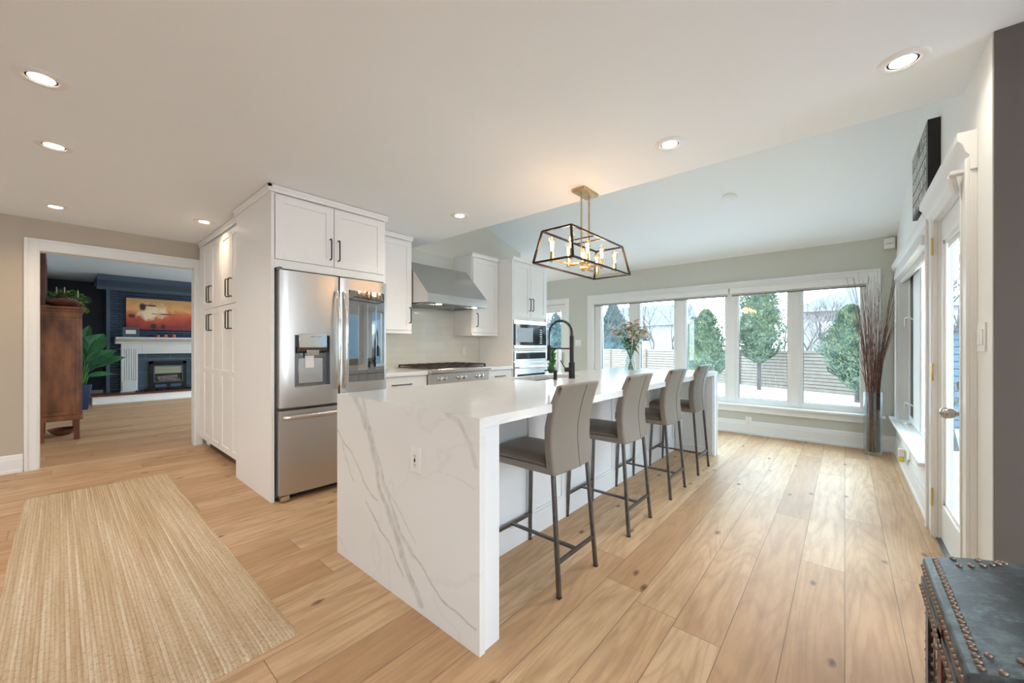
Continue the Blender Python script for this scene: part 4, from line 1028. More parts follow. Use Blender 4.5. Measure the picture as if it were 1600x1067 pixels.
t = thing('refrigerator', 'stainless steel french door refrigerator with a dark glass panel', 'refrigerator', (-3.65, 1.53, 0))
MB().box(-4.05, FX - .01, 1.078, 1.984, .03, 1.775).build('body', 'steeld', t)
DF = -3.240
def fdoor(name, ya, yb, za, zb_, hole=None, m='steelv', bulge=.010):
    mb = MB(); NY = 14
    ys = sorted(set([ya + (yb - ya) * i / NY for i in range(NY + 1)] + (list(hole[:2]) if hole else [])))
    zs = sorted(set([za, zb_] + (list(hole[2:]) if hole else [])))
    def X(y):
        e = min(y - ya, yb - y); tt = (y - (ya + yb) / 2) / ((yb - ya) / 2); x = DF + bulge * (1 - tt * tt) - .003
        return x if e > .004 else x - .006
    V = [[mb.bm.verts.new((X(y), y, z)) for z in zs] for y in ys]; Bk = [[mb.bm.verts.new((FX - .006, y, z)) for z in zs] for y in ys]
    def inh(i, j): return hole and hole[0] - 1e-6 <= ys[i] and ys[i + 1] <= hole[1] + 1e-6 and hole[2] - 1e-6 <= zs[j] and zs[j + 1] <= hole[3] + 1e-6
    for i in range(len(ys) - 1):
        for j in range(len(zs) - 1):
            if not inh(i, j): mb.face((V[i][j], V[i + 1][j], V[i + 1][j + 1], V[i][j + 1]))
            mb.face((Bk[i][j], Bk[i][j + 1], Bk[i + 1][j + 1], Bk[i + 1][j]))
        mb.face((V[i][0], Bk[i][0], Bk[i + 1][0], V[i + 1][0])); mb.face((V[i][-1], V[i + 1][-1], Bk[i + 1][-1], Bk[i][-1]))
    for j in range(len(zs) - 1):
        mb.face((V[0][j], V[0][j + 1], Bk[0][j + 1], Bk[0][j])); mb.face((V[-1][j], Bk[-1][j], Bk[-1][j + 1], V[-1][j + 1]))
    return mb.build(name, m, t, smooth=True)
dl = fdoor('door', 1.082, 1.532, .722, 1.778, hole=(1.184, 1.458, .875, 1.285))
dr = fdoor('door', 1.546, 1.982, .722, 1.778)
fz = fdoor('freezer_drawer', 1.082, 1.982, .055, .700)
# dispenser recess
y0, y1, z0, z1 = 1.184, 1.458, .875, 1.285; xb = DF - .055
mb = MB().box(xb - .003, xb, y0, y1, z0, z1).box(xb, DF + .002, y0 - .001, y0 + .006, z0, z1).box(xb, DF + .002, y1 - .006, y1 + .001, z0, z1).box(xb, DF + .002, y0, y1, z1 - .006, z1)
mb.build('dispenser_recess', 'steeld', dl)
MB().box(xb, DF + .012, y0, y1, z0 - .004, z0 + .006).build('drip_tray', 'chrome', dl)
mb = MB(); mb.prism([(xb, 1.16), (DF + .012, 1.175), (DF + .014, 1.33), (xb, 1.33)], 'y', 1.212, 1.43) if False else mb.box(xb, DF + .012, 1.214, 1.428, 1.185, 1.296)
mb.build('control_panel', 'dglass' if False else 'chrome', dl, bevel=.003)
mb = MB(); mb.prism([(DF + .010, 1.185), (DF - .01, 1.155), (xb, 1.14), (xb, 1.185)], 'y', 1.205, 1.437); mb.build('panel_lip', 'steeld', dl)
mb = MB().prism([(DF + .006, 1.165), (DF - .002, 1.12), (DF - .04, 1.12), (DF - .04, 1.165)], 'y', 1.275, 1.37); mb.build('spout', 'chrome', dl, bevel=.003)
mb = MB().box(DF - .045, DF - .032, 1.275, 1.345, 1.02, 1.12); mb.build('paddle', 'plast', dl, bevel=.004)
MB().box(xb, xb + .012, 1.23, 1.42, .90, 1.10).build('back_plate', 'steel', dl, bevel=.002)
text_mesh('display_text', 'Water   Ice   Light', .011, 'black', dl, (DF + .0128, 1.345, 1.272), Matrix(((0, 0, 1), (1, 0, 0), (0, 1, 0))), .0002)
# glass panel
mb = MB(); N = 8
for i in range(N):
    a, b = 1.617 + (1.957 - 1.617) * i / N, 1.617 + (1.957 - 1.617) * (i + 1) / N
    f_ = lambda y: DF + .010 * (1 - ((y - 1.764) / .218) ** 2) - .003 + .0022
    mb.poly([(f_(a), a, .886), (f_(b), b, .886), (f_(b), b, 1.68), (f_(a), a, 1.68)])
o = mb.build('glass_panel', 'dglass', dr, solid=.002)
text_mesh('maker_mark', 'LG', .018, 'steeld', dr, (DF + .0035, 1.935, 1.735), Matrix(((0, 0, 1), (1, 0, 0), (0, 1, 0))), .0003)
for (par, y) in ((dl, 1.512), (dr, 1.574)):
    pts = []; 
    for i in range(13):
        tt = i / 12; pts.append((DF + .008 + .052 * math.sin(PI * tt) ** .55, y, .84 + .815 * tt))
    MB().tube(pts, .013, 12, flat=.62, up=(1, 0, 0)).build('handle', 'chrome', par, smooth=True)
pts = [(DF + .004 + .048 * math.sin(PI * i / 24) ** .4, 1.105 + .85 * i / 24, .648) for i in range(25)]
MB().tube(pts, .019, 14, flat=.5, up=(1, 0, 0)).build('handle', 'steel', fz, smooth=True)
MB().box(FX - .03, DF - .01, 1.076, 1.10, 1.775, 1.80).build('hinge_cover', 'steeld', t)
MB().box(FX - .02, DF - .0, 1.09, 1.15, .015, .05).build('foot_bracket', 'steel', t)
MB().box(FX - .06, FX - .02, 1.08, 1.98, .0, .05).build('kick_grille', 'dark', t)

def wallcab(label, y0, y1, hx_, side):
    t = thing('wall_cabinet', label, 'cabinet', (-3.9, (y0 + y1) / 2, 1.33)); f_ = -3.71
    MB().box(KX + .01, f_ - .02, y0, y1, 1.335, 2.40).build('body', 'cab', t, bevel=.001)
    mb = MB(); shaker(mb, 'x', f_ - .02, y0 + .012, y1 - .004, 1.372, 2.365, rail=.062); d = mb.build('door', 'cab', t, bevel=.0015)
    pull(d, 'x', f_, hx_, 1.455, 1.625)
    mb = MB(); mb.prism([(f_ - .01 + p[0], p[1]) for p in cp], 'y', y0 - (.01 if side < 0 else .0), y1 + (.0 if side < 0 else .01)); 
    mb.build('crown', 'cab', t)
    MB().box(f_ - .03, f_ - .002, y0, y1, 1.335, 1.362).build('light_rail', 'cab', t)
wallcab('white wall cabinet left of the range hood beside the refrigerator', 2.03, 2.588, 2.555, 1)
wallcab('white wall cabinet right of the range hood', 3.530, 4.02, 3.60, -1)
TF = -3.45
t = thing('oven_cabinet', 'tall white cabinet holding the microwave and wall oven', 'cabinet', (-3.8, 4.43, 0))
mb = MB().box(KX + .01, TF, 4.024, 4.05, 0, 2.40).box(KX + .01, TF, 4.81, 4.836, 0, 2.40).box(KX + .01, TF - .02, 4.05, 4.81, 1.56, 2.40).box(KX + .01, TF - .05, 4.05, 4.81, 0, .12)
mb.box(KX + .01, TF - .001, 4.05, 4.81, 1.13, 1.16).box(KX + .01, TF - .001, 4.05, 4.81, .10, .40).box(KX + .01, KX + .03, 4.05, 4.81, .4, 1.56)
mb.build('body', 'cab', t, bevel=.001)
for (a, b, h) in ((4.052, 4.428, 4.40), (4.434, 4.812, 4.466)):
    mb = MB(); shaker(mb, 'x', TF - .018, a, b, 1.60, 2.365, rail=.062); d = mb.build('door', 'cab', t, bevel=.0015); pull(d, 'x', TF + .002, h, 1.70, 1.87)
MB().prism([(TF + p[0], p[1]) for p in cp], 'y', 4.02, 4.845).build('crown', 'cab', t)
t = thing('microwave_oven', 'built in stainless microwave with dark glass above the wall oven', 'microwave', (-3.7, 4.43, 1.16))
MB().box(KX + .04, TF, 4.055, 4.805, 1.165, 1.555).build('body', 'steel', t)
mb = MB().box(TF, TF + .012, 4.055, 4.805, 1.50, 1.555)
for k in range(16): mb.box(TF + .012, TF + .017, 4.07 + k * .046, 4.085 + k * .046, 1.505, 1.545)
mb.build('vent_grille', 'steel', t); MB().box(TF, TF + .022, 4.07, 4.79, 1.205, 1.50).build('door', 'dglass2', t, bevel=.002)
MB().box(TF + .022, TF + .0235, 4.12, 4.46, 1.25, 1.45).build('door_window', 'steeld', t)
MB().box(TF, TF + .016, 4.055, 4.805, 1.165, 1.203).build('bottom_trim', 'steel', t)
mb = MB()
for i in range(7): mb.box(TF + .022, TF + .0232, 4.63, 4.68, 1.23 + i * .032, 1.245 + i * .032)
mb.build('button_pad', 'paper', t)
t = thing('wall_oven', 'stainless wall oven below the microwave', 'oven', (-3.7, 4.43, .4))
MB().box(KX + .04, TF, 4.055, 4.805, .405, 1.125).build('body', 'steel', t)
MB().box(TF, TF + .018, 4.06, 4.80, .985, 1.12).build('control_panel', 'steel', t, bevel=.002)
MB().box(TF + .018, TF + .0195, 4.085, 4.775, 1.01, 1.10).build('display', 'dglass2', t)
MB().box(TF, TF + .02, 4.06, 4.80, .42, .965).build('door', 'steel', t, bevel=.002)
MB().box(TF + .02, TF + .0215, 4.11, 4.75, .46, .80).build('door_window', 'dglass2', t)
mb = MB().tube([(TF + .062, 4.09, .895), (TF + .062, 4.77, .895)], .013, 12).box(TF + .018, TF + .06, 4.12, 4.14, .885, .905).box(TF + .018, TF + .06, 4.72, 4.74, .885, .905); mb.build('handle', 'chrome', t, smooth=True)

def basecab(label, y0, y1, h0, h1):
    t = thing('base_cabinet', label, 'cabinet', (-3.8, (y0 + y1) / 2, 0))
    MB().box(KX + .01, TF - .02, y0, y1, .10, .885).build('body', 'cab', t); MB().box(KX + .01, TF - .08, y0, y1, 0, .10).build('toe_kick', 'cab', t)
    d = MB().box(TF - .02, TF, y0 + .003, y1 - .003, .72, .875).build('drawer', 'cab', t, bevel=.002); pull(d, 'x', TF, .80, h0, h1, horiz=True)
    mb = MB(); shaker(mb, 'x', TF - .02, y0 + .003, y1 - .003, .11, .712); d = mb.build('door', 'cab', t, bevel=.002); pull(d, 'x', TF, y1 - .04, .55, .68)
basecab('white base cabinet with drawer between refrigerator and range', 2.03, 2.598, 2.17, 2.39)
basecab('white base cabinet with drawer right of the range', 3.532, 4.02, 3.68, 3.86)
for (y0, y1, l) in ((2.012, 2.600, 'short white quartz worktop left of the range'), (3.530, 4.022, 'short white quartz worktop right of the range')):
    o = MB().box(KX + .009, TF + .025, y0, y1, .885, .925).build('worktop', 'quartz', bevel=.003); tag(o, l, 'worktop')

# range top
t = thing('gas_range', 'stainless gas range with cast iron grates under the hood', 'range', (-3.75, 3.065, 0))
a, b = 2.603, 3.527
MB().box(KX + .02, TF, a, b, .10, .885).build('body', 'steel', t); MB().box(KX + .009, TF + .03, a, b, .885, .940).build('cooktop', 'steel', t)
mb = MB().prism([(TF + .03, .885), (TF + .075, .895), (TF + .08, .905), (TF + .08, .935), (TF + .07, .942), (TF + .03, .942)], 'y', a, b); mb.build('bullnose', 'steel', t, bevel=.002)
mb = MB().prism([(TF, .885), (TF + .045, .885), (TF + .035, .76), (TF, .76)], 'y', a, b); mb.build('knob_panel', 'steel', t)
for y in (2.74, 2.81, 3.03, 3.10, 3.32, 3.39):
    k_ = xl(MB(), y, .83, [(.023, TF + .038), (.023, TF + .048), (.019, TF + .052), (.017, TF + .075), (.001, TF + .077)]); k_.build('knob', 'chrome', t, smooth=True)
MB().box(TF, TF + .02, a + .01, b - .01, .18, .74).build('oven_door', 'steel', t, bevel=.003)
mb = MB().tube([(TF + .06, a + .06, .70), (TF + .06, b - .06, .70)], .014, 12).box(TF + .015, TF + .06, a + .08, a + .10, .69, .71).box(TF + .015, TF + .06, b - .10, b - .08, .69, .71); mb.build('handle', 'chrome', t, smooth=True)
MB().box(KX + .05, TF + .02, a + .02, b - .02, .940, .945).build('burner_pan', 'iron', t)
for i in range(3):
    g0_, g1_ = a + .02 + i * .296, a + .02 + (i + 1) * .296 - .006; mb = MB(); xa, xb_ = KX + .07, TF + .0
    for yy in (g0_ + .008, g1_ - .008, (g0_ + g1_) / 2): mb.box(xa, xb_, yy - .006, yy + .006, .962, .978)
    for xx in (xa + .006, xb_ - .006, (xa + xb_) / 2, xa + .15, xb_ - .15): mb.box(xx - .006, xx + .006, g0_, g1_, .962, .976)
    for xx in (xa + .006, xb_ - .006):
        for yy in (g0_ + .008, g1_ - .008): mb.box(xx - .008, xx + .008, yy - .008, yy + .008, .944, .965)
    mb.build('grate', 'iron', t)
    for xx in (xa + .15, xb_ - .15): MB().lathe(xx, (g0_ + g1_) / 2, [(.045, .945), (.045, .952), (.03, .954), (.03, .960), (.001, .961)], 16).build('burner', 'iron', t)

# hood
t = thing('range_hood', 'wide stainless steel canopy range hood above the gas range', 'range hood', (-3.8, 3.06, 1.68))
hy0, hy1 = 2.594, 3.508; hf = -3.43
mb = MB().prism([(KX + .01, 1.705), (hf, 1.675), (hf, 1.775), (-3.80, 2.165), (KX + .01, 2.165)], 'y', hy0, hy1); mb.build('canopy', 'steel', t, bevel=.0015)
mb = MB().box(KX + .03, hf - .02, hy0 + .015, hy1 - .015, 1.672, 1.70); mb.build('underside', 'steeld', t)
for j in range(3):
    mb = MB(); f0 = hy0 + .03 + j * .287
    for k in range(9): mb.bar((KX + .06, f0 + k * .030, 1.671), (hf - .13, f0 + k * .030, 1.671), .014, .010)
    mb.build('baffle_filter', 'steel', t)
for y in (2.80, 3.36):
    MB().lathe(hf - .07, y, [(.001, 1.6715), (.032, 1.6715), (.034, 1.668), (.001, 1.667)], 18).build('hood_lamp', 'hoodlamp', t)
    l = bpy.data.lights.new('hood_spot', 'SPOT'); l.energy = 5; l.spot_size = math.radians(130); l.spot_blend = .6; l.color = (1, .80, .55); l.shadow_soft_size = .03
    lo = bpy.data.objects.new('hood_spot', l); C.objects.link(lo); lo.location = (hf - .07 + 3.8, y - 3.06, 1.66 - 1.68); lo.parent = t

# pantry
def pantry(label, x0, x1):
    t = thing('pantry_cabinet', label, 'cabinet', ((x0 + x1) / 2, 1.4, 0)); f_ = 1.115
    MB().box(x0, x1, f_, 1.74, .10, 2.385).build('body', 'cab', t); MB().box(x0, x1, f_ + .05, 1.74, 0, .10).build('toe_kick', 'toe', t)
    c = (x0 + x1) / 2
    for s_ in (-1, 1):
        a, b = (x0 + .003, c - .002) if s_ < 0 else (c + .002, x1 - .003)
        mb = MB(); shaker(mb, 'y', f_, a, b, 1.618, 2.345, rail=.062); d = mb.build('door', 'cab', t, bevel=.0015); pull(d, 'y', f_ - .02, c + s_ * .048, 1.685, 1.860)
        mb = MB(); shaker(mb, 'y', f_, a, b, .105, 1.610, rail=.062, mids=(.915,)); d = mb.build('door', 'cab', t, bevel=.0015); pull(d, 'y', f_ - .02, c + s_ * .048, 1.370, 1.545)
pantry('tall white pantry cabinet beside the doorway', -5.74, -4.985)
pantry('tall white pantry cabinet against the refrigerator side panel', -4.98, -4.222)
o = MB().box(-5.925, -5.743, 1.10, 1.74, .10, 2.385).box(-5.925, -5.743, 1.165, 1.74, 0, .10).build('filler_cabinet', 'cab'); tag(o, 'narrow white filler panel between doorway casing and pantry', 'filler panel')
o = MB().prism([(1.105 - p[0], p[1]) for p in cp], 'x', -5.925, -4.222).build('crown_moulding', 'cab'); tag(o, 'white crown moulding along the top of the pantry cabinets', 'moulding')

# ================================================================== CHANDELIER
cx, cy = -1.575, 2.735
t = thing('chandelier', 'open cage linear chandelier with brass arms over the island', 'chandelier', (cx, cy, CZ))
MB().box(cx - .057, cx + .057, cy - .115, cy + .115, CZ - .024, CZ).build('canopy', 'brass', t, bevel=.003)
zb_, zt_ = 1.81, 2.045; bw, bl, tw, tl = .17, .46, .125, .41
cb = [Vector((cx + sx_ * bw, cy + sy_ * bl, zb_)) for sx_, sy_ in ((-1, -1), (1, -1), (1, 1), (-1, 1))]
ct = [Vector((cx + sx_ * tw, cy + sy_ * tl, zt_)) for sx_, sy_ in ((-1, -1), (1, -1), (1, 1), (-1, 1))]
mb = MB()
for i in range(4):
    mb.bar(cb[i], cb[(i + 1) % 4], .013, .013); mb.bar(ct[i], ct[(i + 1) % 4], .013, .013); mb.bar(cb[i], ct[i], .013, .013, up=(0, 1, 0))
for yy in (cy - .06, cy + .06): mb.bar((cx - tw, yy, zt_), (cx + tw, yy, zt_), .008, .008)
mb.build('cage', 'cage', t)
for yy in (cy - .06, cy + .06): MB().tube([(cx, yy, CZ - .02), (cx, yy, 1.845)], .0065, 10).build('rod', 'brass', t, smooth=True)
sock = []; zA = 1.845
mb = MB()
for s_ in (-1, 1):
    mb.bar((cx + s_ * .085, cy - .345, zA), (cx + s_ * .085, cy - .06, zA), .009, .014); mb.bar((cx + s_ * .085, cy + .06, zA), (cx + s_ * .085, cy + .345, zA), .009, .014)
mb.bar((cx - .085, cy - .115, zA), (cx + .085, cy - .06, zA), .009, .014); mb.bar((cx + .085, cy - .115, zA), (cx - .085, cy - .06, zA), .009, .014)
mb.bar((cx - .085, cy + .06, zA), (cx + .085, cy + .115, zA), .009, .014); mb.bar((cx + .085, cy + .06, zA), (cx - .085, cy + .115, zA), .009, .014)
mb.bar((cx, cy - .09, zA), (cx, cy + .09, zA), .014, .014)
mb.build('arm_frame', 'brass', t)
for s_ in (-1, 1):
    for q_ in (-.345, -.115, .115, .345):
        x_, y_ = cx + s_ * .085, cy + q_
        sk = MB().lathe(x_, y_, [(.010, zA - .022), (.014, zA - .02), (.014, zA + .052), (.012, zA + .056)], 14).build('socket', 'brass', t, smooth=True)
        MB().lathe(x_, y_, [(.010, zA + .056), (.013, zA + .075), (.023, zA + .115), (.026, zA + .14), (.022, zA + .158), (.010, zA + .168), (.001, zA + .17)], 18, caps=False).build('bulb', 'bulbg', sk, smooth=True)
        mb = MB()
        for k in range(4):
            a = k * PI / 2 + .4; mb.tube([(x_ + .004 * math.cos(a), y_ + .004 * math.sin(a), zA + .062), (x_ + .010 * math.cos(a), y_ + .010 * math.sin(a), zA + .135)], .0022, 5)
        mb.build('filament', 'filament', sk)
for q_ in (-.25, .25):
    l = bpy.data.lights.new('bulb_light', 'POINT'); l.energy = 2.0; l.color = (1, .62, .36); l.shadow_soft_size = .06
    lo = bpy.data.objects.new('bulb_light', l); C.objects.link(lo); lo.location = (0, q_, zA + .1 - CZ); lo.parent = t

# ceiling blank plate, siren, sign, air freshener
px_, py_ = -.95, 4.74
nrm = Vector((0, K, 1)).normalized(); P0 = Vector((px_, py_, zv(py_))); e1 = Vector((1, 0, 0)); e2 = nrm.cross(e1)
mb = MB(); rings = []
for (r, h) in ((.078, -.0), (.078, -.005), (.070, -.011), (.0005, -.012)): rings.append([mb.bm.verts.new(P0 + (e1 * math.cos(2 * PI * k / 28) + e2 * math.sin(2 * PI * k / 28)) * r + nrm * h) for k in range(28)])
for i in range(3):
    for k in range(28): mb.face((rings[i][k], rings[i][(k + 1) % 28], rings[i + 1][(k + 1) % 28], rings[i + 1][k]))
t = thing('ceiling_cover_plate', 'small round white cover plate on the sloped ceiling', 'cover plate', P0); mb.build('plate', 'plast', t, smooth=True)
t = thing('motion_sensor', 'small white sensor box high in the corner above the windows', 'sensor', (.40, 6.06, 2.33))
MB().box(.335, .425, 6.03, 6.098, 2.285, 2.405).build('housing', 'plast', t, bevel=.008); MB().box(.35, .41, 6.027, 6.031, 2.338, 2.342).build('slot', 'dark', t)
t = thing('wall_sign', 'black framed canvas sign with pale lettering hung high on the right wall', 'sign', (WX, 3.87, 2.35))
sa, sb, sz0, sz1, sd_ = 3.46, 4.16, 2.13, 2.585, .055
MB().box(WX - sd_, WX - .001, sa, sb, sz0, sz1).build('canvas', 'black', t, bevel=.002)
rot = Matrix(((0, 0, -1), (-1, 0, 0), (0, 1, 0)))
for wd_, yy in (('FEEL', 3.985), ('LIKE', 3.63)): text_mesh('lettering', wd_, .115, 'paper', t, (WX - sd_ - .0008, yy, sz1 - .065), rot, .0004, sx=1.12)
rr = random.Random(3); rows = [(sz1 - .15, .062), (sz1 - .235, .062), (sz1 - .32, .062), (sz1 - .40, .055)]
for (z, h) in rows:
    mb = MB(); yy = sb - .03
    while yy > sa + .06:
        wl = rr.uniform(.022, .04); a, b = yy - wl, yy; q_ = WX - sd_
        st = .013; k = rr.randrange(4)
        mb.box(q_ - .001, q_, b - st, b, z - h / 2, z + h / 2)
        if k != 1: mb.box(q_ - .001, q_, a, b - st, z + h / 2 - st, z + h / 2)
        if k != 2: mb.box(q_ - .001, q_, a, b - st, z - h / 2, z - h / 2 + st)
        if k in (0, 3): mb.box(q_ - .001, q_, a, b - st, z - st / 2, z + st / 2)
        if k == 0: mb.box(q_ - .001, q_, a, a + st, z - h / 2 + st, z + h / 2 - st)
        yy -= wl + (.012 if rr.random() > .2 else .022)
    mb.build('small_lettering', 'paper', t)
t = thing('air_freshener', 'plug in air freshener with yellow liquid low on the right wall', 'air freshener', (.41, 4.95, .2))
MB().box(WX - .03, WX - .022, 4.90, 4.99, .14, .26).build('plate', 'plast', t); MB().box(WX - .075, WX - .03, 4.92, 4.975, .20, .27).build('warmer', 'plast', t, bevel=.008); MB().box(WX - .07, WX - .035, 4.925, 4.97, .155, .20).build('bottle', 'yellow', t, bevel=.006)
o = MB().box(WX - .004, WX, 3.02, 3.06, 2.63, 2.638).build('wall_hook', 'nickel'); tag(o, 'tiny metal picture hook left on the wall above the side door', 'hook')

# ================================================================== TALL VASE + TWIGS
vx, vy = .235, 5.83
t = thing('floor_vase', 'tall clear glass cylinder vase on the floor in the window corner', 'vase', (vx, vy, 0))
MB().lathe(vx, vy, [(.001, .001), (.076, .001), (.080, .006), (.080, .69), (.076, .69), (.076, .035), (.001, .03)], 36, caps=False).build('glass_body', 'vglass', t, smooth=True)
rr = random.Random(11)
for k in range(96):
    a = rr.uniform(0, 2 * PI); r0 = .062 * math.sqrt(rr.random()); bx_, by_ = vx + r0 * math.cos(a), vy + r0 * math.sin(a)
    a2 = a + rr.uniform(-.9, .9); h = rr.choice([1.35, 1.5, 1.6, 1.7, 1.8, 1.95]) + rr.uniform(-.12, .1)
    sp_ = rr.uniform(.02, .27) * (1 if rr.random() > .25 else 1.1)
    tx, ty = bx_ + sp_ * math.cos(a2), by_ + sp_ * math.sin(a2) * .7
    ty = min(ty, 5.985); tx = min(tx, .405 if ty > 3 else .4)
    ma = a + rr.uniform(-.3, .3); rm = .058 * rr.uniform(.3, 1)
    mid = Vector((vx + rm * math.cos(ma), vy + rm * math.sin(ma), .69))
    pts = [Vector((bx_, by_, .036)), mid]; ex = Vector((tx, ty, h))
    for i in range(1, 8):
        f = i / 7; p = mid.lerp(ex, f); cv = (f ** 1.5 - f) ; p += Vector(((tx - mid.x) * cv, (ty - mid.y) * cv, 0)); p += Vector((rr.uniform(-.006, .006), rr.uniform(-.005, .005), 0))
        p.y = min(p.y, 5.99); pts.append(p)
    n = len(pts); r_ = rr.uniform(.0028, .0048)
    o = MB().tube(pts, [r_ * (1 - .72 * i / (n - 1)) for i in range(n)], 5).build('dried_twig', 'twig' if k % 3 else 'twigl', smooth=True)
    tag(o, 'thin brown dried twig standing in the tall floor vase', 'twig', 'dried twigs in the tall vase')

# ================================================================== RUG
mb = MB(); rx0, rx1, ry0, ry1 = -4.82, -1.72, -.185, .645; NXr, NYr = 160, 26; rr = random.Random(4)
g = []
for i in range(NXr + 1):
    x = rx0 + (rx1 - rx0) * i / NXr; wob = .008 * noise.noise(Vector((x * 3, 0, 0))); wob2 = .008 * noise.noise(Vector((x * 3, 5, 0))); row = []
    for j in range(NYr + 1):
        y = ry0 + wob2 + (ry1 + wob - ry0 - wob2) * j / NYr; e = min(j, NYr - j, i, NXr - i)
        xx = x + .012 * noise.noise(Vector((0, y * 4, 2))) * (i / NXr)
        row.append(mb.bm.verts.new((xx, y, (.004 if e == 0 else .0125) + .002 * noise.noise(Vector((x * 5, y * 5, 0))))))
    g.append(row)
for i in range(NXr):
    for j in range(NYr): mb.face((g[i][j], g[i + 1][j], g[i + 1][j + 1], g[i][j + 1]))
bd = [g[i][0] for i in range(NXr + 1)] + [g[NXr][j] for j in range(1, NYr + 1)] + [g[i][NYr] for i in range(NXr - 1, -1, -1)] + [g[0][j] for j in range(NYr - 1, 0, -1)]
lo_ = [mb.bm.verts.new((v.co.x, v.co.y, .0005)) for v in bd]
for i in range(len(bd)): mb.face((bd[i], lo_[i], lo_[(i + 1) % len(bd)], bd[(i + 1) % len(bd)]))
o = mb.build('jute_rug', 'rug', smooth=True); tag(o, 'natural braided jute runner rug on the oak floor', 'rug')

# ================================================================== TRUNK
tx0, tx1, ty0, ty1, th_ = .195, .72, 1.255, 1.862, .50
t = thing('studded_trunk', 'worn black leather trunk with brass nailheads, bottom right corner', 'trunk', ((tx0 + tx1) / 2, (ty0 + ty1) / 2, 0))
tc_ = (tx0 + tx1) / 2; thw = (tx1 - tx0) / 2
def lid(x, ins=0): u_ = (x - tc_) / thw; return th_ + .052 * (1 - abs(u_) ** 2.2) - ins
MB().box(tx0 + .008, tx1 - .008, ty0 + .008, ty1 - .008, .0, .385).build('box_body', 'trunks', t, bevel=.012, bseg=3)
pl = [(tx0, .385)] + [(tx0 + (tx1 - tx0) * i / 20, lid(tx0 + (tx1 - tx0) * i / 20)) for i in range(21)] + [(tx1, .385)]
MB().prism(pl, 'y', ty0, ty1).build('lid', 'trunk', t, bevel=.008, bseg=3, smooth=True)
MB().prism([(tx0 + .03, .40)] + [(tx0 + .03 + (tx1 - tx0 - .06) * i / 12, lid(tx0 + .03 + (tx1 - tx0 - .06) * i / 12, .022)) for i in range(13)] + [(tx1 - .03, .40)], 'y', ty0 - .006, ty0).build('end_patch', 'rust', t)
MB().box(tx0 - .004, tx0 + .002, ty0 + .01, ty1 - .01, .385, .44).build('edge_strap', 'trunk', t)
mb = MB().box(tx0 - .004, tx0, 1.50, 1.56, .28, .46); mb.build('hasp', 'rust', t)
for yy in (1.36, 1.72): MB().box(tx0 - .003, tx0 + .009, yy, yy + .05, .02, .38).build('strap', 'trunk', t, bevel=.001)
# nailheads: one sphere cap mesh, copied
sm = MB(); sm.lathe(0, 0, [(.0075, 0), (.0072, .002), (.0052, .0045), (.0025, .0058), (.0002, .006)], 10); smo = sm.build('nailhead', 'stud', smooth=True); sme = smo.data; bpy.data.objects.remove(smo)
studs = []
rr = random.Random(9)
def top(x, y): studs.append((Vector((x, y, lid(x) + .0002)), Vector((-(lid(x + .01) - lid(x - .01)) / .02, 0, 1)).normalized()))
n = 25
for i in range(n): top(tx0 + .026, ty0 + .025 + (ty1 - ty0 - .05) * i / (n - 1) + rr.uniform(-.002, .002))
for i in range(8): top(tx0 + .065 + i * .052, ty1 - .016)
for i in range(9): top(tx0 + .055 + i * .05, ty0 + .018)
for i in range(6): top(tx0 + .045 + i * .045, ty0 + .075 - .004 * i)
for (x, y) in ((.265, 1.795), (.29, 1.80), (.315, 1.808), (.335, 1.822), (.35, 1.835), (.355, 1.848), (.43, 1.80), (.44, 1.785), (.455, 1.775), (.47, 1.80), (.46, 1.76), (.48, 1.745), (.50, 1.77), (.47, 1.70), (.49, 1.69), (.485, 1.62), (.50, 1.61), (.52, 1.72), (.53, 1.66)): top(x, y)
sd0 = len(studs)
def side(y, z): studs.append((Vector((tx0 - .004 if z > .385 and z < .44 and ty0 + .01 < y < ty1 - .01 else tx0 + (0 if z > .385 else .008), y, z)), Vector((-1, 0, 0))))
for i in range(24): side(ty0 + .02 + (ty1 - ty0 - .04) * i / 23, .478)
for i in range(24): side(ty0 + .02 + (ty1 - ty0 - .04) * i / 23, .412)
for i in range(22): side(ty0 + .02 + (ty1 - ty0 - .04) * i / 21, .355)
for c_ in (1.285, 1.345, 1.42, 1.49, 1.56, 1.64, 1.71, 1.78, 1.83):
    for j in range(11): side(c_ + .006 * math.sin(j * 1.3), .03 + .030 * j)
for i in range(24): side(ty0 + .02 + (ty1 - ty0 - .04) * i / 23, .02)
base = root_loc(t); Zv = Vector((0, 0, 1))
for (p, nrm_) in studs[:100]:
    o = bpy.data.objects.new('nailhead', sme); C.objects.link(o); o.parent = t; o.location = p - base
    o.rotation_mode = 'QUATERNION'; o.rotation_quaternion = Zv.rotation_difference(nrm_)
bmr = bmesh.new()
for (p, nrm_) in studs[100:]:
    tmp = bmesh.new(); tmp.from_mesh(sme); tmp.transform(Matrix.Translation(p - base) @ Zv.rotation_difference(nrm_).to_matrix().to_4x4())
    mt = bpy.data.meshes.new('tmp'); tmp.to_mesh(mt); tmp.free(); bmr.from_mesh(mt); bpy.data.meshes.remove(mt)
mr = bpy.data.meshes.new('nailhead_rows'); bmr.to_mesh(mr); bmr.free(); mr.materials.clear(); mr.materials.append(M['stud']); mr.shade_smooth()
o = bpy.data.objects.new('nailhead_rows', mr); C.objects.link(o); o.parent = t; o['kind'] = 'stuff'

